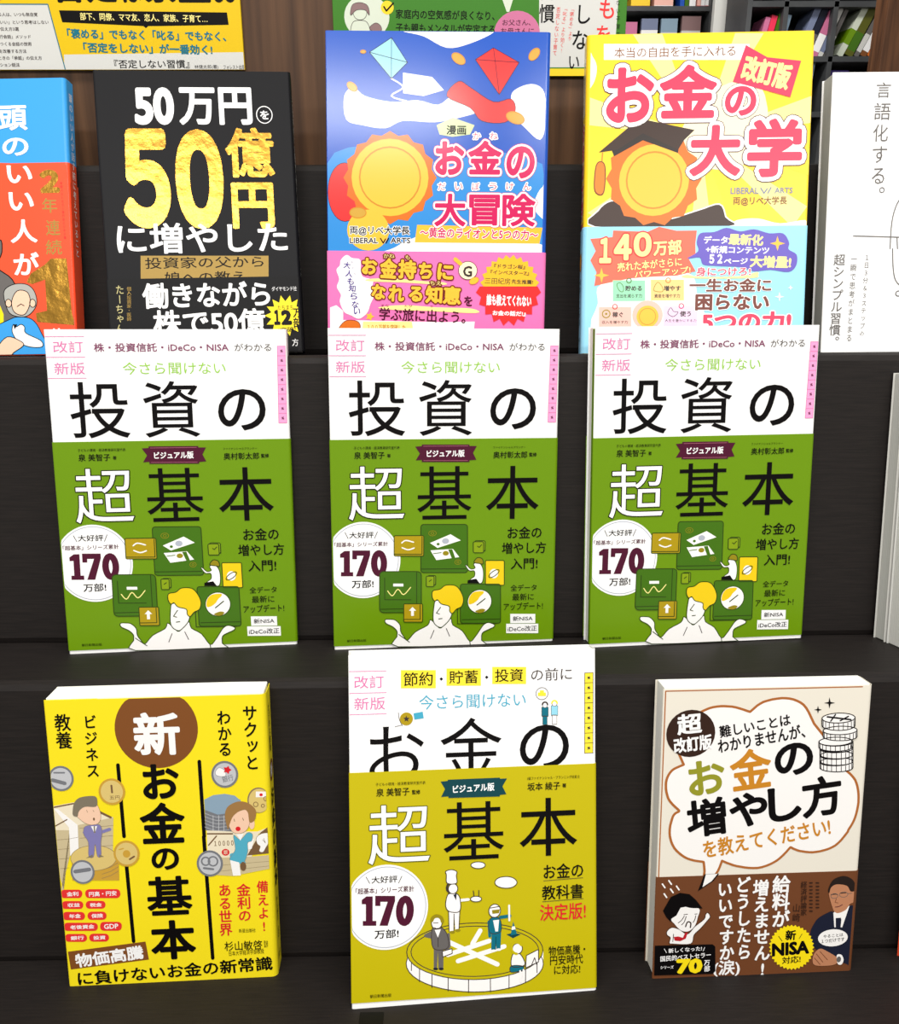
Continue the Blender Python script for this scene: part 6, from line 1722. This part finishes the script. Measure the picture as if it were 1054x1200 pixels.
far_book('book', 'thin blue book spine at the top edge', (1.239, 5.040, 2.1773), 0.021, 0.1, 0.170, 0.000, 'sky_blue', None, 'books on the top shelf of the left bookcase', (.05, .25))
far_book('book', 'thin green book spine at the top edge', (1.262, 5.040, 2.1773), 0.019, 0.1, 0.170, 0.000, 'moss', None, 'books on the top shelf of the left bookcase', (.05, .25))
far_book('book', 'white book spine at the top edge', (1.291, 5.040, 2.1773), 0.030, 0.1, 0.170, 0.000, 'paper_white', None, 'books on the top shelf of the left bookcase', (.05, .25))
far_book('book', 'red book spine first of the reddish ones at the top edge', (1.323, 5.040, 2.1773), 0.017, 0.1, 0.170, 0.000, 'tag_red', 'blush', 'books on the top shelf of the left bookcase', (.05, .25))
far_book('book', 'pink book spine between the reddish ones at the top edge', (1.343, 5.040, 2.1773), 0.019, 0.1, 0.170, 0.000, 'pink_disc', 'paper_white', 'books on the top shelf of the left bookcase', (.05, .25))
far_book('book', 'red book spine nearest the bookcase side at the top edge', (1.365, 5.040, 2.1773), 0.019, 0.1, 0.170, 0.000, 'tag_red', 'paper_white', 'books on the top shelf of the left bookcase', (.05, .25))
far_book('book', 'dark pink leaning book at the left of the right bookcase', (1.380, 4.240, 1.8513), 0.021, 0.16, 0.154, 0.210, 'pink_disc', 'paper_white', 'books leaning on the upper shelf of the right bookcase', (.1, .45))
far_book('book', 'pink leaning book beside the green one', (1.407, 4.240, 1.8515), 0.025, 0.16, 0.160, 0.201, 'rose_red', 'paper_white', 'books leaning on the upper shelf of the right bookcase', (.1, .45))
far_book('book', 'green leaning book left of the bookcase divider', (1.440, 4.240, 1.8522), 0.032, 0.16, 0.163, 0.198, 'moss', 'pale_sage', 'books leaning on the upper shelf of the right bookcase', (.1, .45))
far_book('book', 'blue-grey leaning book against the bookcase divider', (1.469, 4.240, 1.8508), 0.018, 0.16, 0.163, 0.198, 'steel_blue', None, 'books leaning on the upper shelf of the right bookcase', (.1, .45))
far_book('book', 'grey leaning book at the left of the middle compartment', (1.554, 4.240, 1.8536), 0.027, 0.16, 0.203, 0.341, 'slate', 'paper_grey', 'books leaning on the upper shelf of the right bookcase', (.1, .45))
far_book('book', 'dark blue leaning book in the middle compartment', (1.586, 4.240, 1.8536), 0.027, 0.16, 0.203, 0.341, 'navy', 'mid_grey', 'books leaning on the upper shelf of the right bookcase', (.1, .45))
far_book('book', 'pink and white leaning book in the middle compartment', (1.621, 4.240, 1.8543), 0.031, 0.16, 0.197, 0.352, 'pink_disc', 'paper_white', 'books leaning on the upper shelf of the right bookcase', (.1, .45))
far_book('book', 'pale leaning book in the middle compartment', (1.649, 4.240, 1.8523), 0.019, 0.16, 0.194, 0.358, 'paper_grey', 'slate', 'books leaning on the upper shelf of the right bookcase', (.1, .45))
far_book('book', 'grey leaning book against the right divider', (1.672, 4.240, 1.8521), 0.017, 0.16, 0.191, 0.363, 'mid_grey', 'paper_grey', 'books leaning on the upper shelf of the right bookcase', (.1, .45))
far_book('book', 'pale green leaning book in the right compartment', (1.732, 4.240, 1.8547), 0.026, 0.16, 0.205, 0.444, 'pale_sage', 'leaf_green', 'books leaning on the upper shelf of the right bookcase', (.25, .55))
far_book('book', 'dark green leaning book in the right compartment', (1.770, 4.240, 1.8566), 0.036, 0.16, 0.214, 0.425, 'dark_olive', 'moss', 'books leaning on the upper shelf of the right bookcase', (.1, .45))
far_book('book', 'grey leaning book in the right compartment', (1.804, 4.240, 1.8532), 0.020, 0.16, 0.208, 0.437, 'mid_grey', 'paper_grey', 'books leaning on the upper shelf of the right bookcase', (.1, .45))
far_book('book', 'brown leaning book with a white label in the right compartment', (1.833, 4.240, 1.8546), 0.026, 0.16, 0.208, 0.437, 'brown_ink', 'paper_white', 'books leaning on the upper shelf of the right bookcase', (.1, .45))
far_book('book', 'rust coloured leaning book nearest the wooden post', (1.861, 4.240, 1.8536), 0.021, 0.16, 0.205, 0.444, 'rust', 'tag_red', 'books leaning on the upper shelf of the right bookcase', (.1, .45))
far_book('book', 'navy book on the lower shelf beside the white book', (1.570, 4.240, 1.6352), 0.025, 0.16, 0.185, 0.065, 'navy', 'slate', 'books on the lower shelf of the right bookcase', (.25, .5))
far_book('book', 'thin pale book on the lower shelf beside the white book', (1.592, 4.240, 1.6346), 0.011, 0.16, 0.198, 0.041, 'paper_grey', 'mid_grey', 'books on the lower shelf of the right bookcase', (.25, .5))
far_book('book', 'blue book on the lower shelf beside the white book', (1.610, 4.240, 1.6351), 0.018, 0.16, 0.205, 0.078, 'steel_blue', 'navy', 'books on the lower shelf of the right bookcase', (.25, .5))
far_book('book', 'violet book top showing above the white book', (1.742, 4.240, 1.6344), 0.080, 0.16, 0.165, 0.000, 'violet_ink', 'pink_disc', 'books on the lower shelf of the right bookcase', (.25, .5))
far_book('book', 'grey boxed book low on the shelf beside the white book', (1.608, 4.240, 1.4115), 0.058, 0.16, 0.187, 0.000, 'mid_grey', 'paper_grey', 'books on the lower shelf of the right bookcase', (.6,.9))
structure(box('trim_1', (1.281, 4.6, 0), (1.336, 4.64, 2.6), mat('paper_grey', .5)))
structure(box('trim_2', (1.373, 4.8, 0), (1.512, 4.85, 2.6), DARKWOOD))
structure(box('trim_3', (1.373, 4.7, 1.941), (1.512, 4.8, 2.061), DARKWOOD))
structure(box('trim_4', (1.579, 3.5, 0), (1.739, 3.6, 2.6), DARKWOOD))
bpy.data.objects.remove(_fo); bpy.data.curves.remove(_fc)
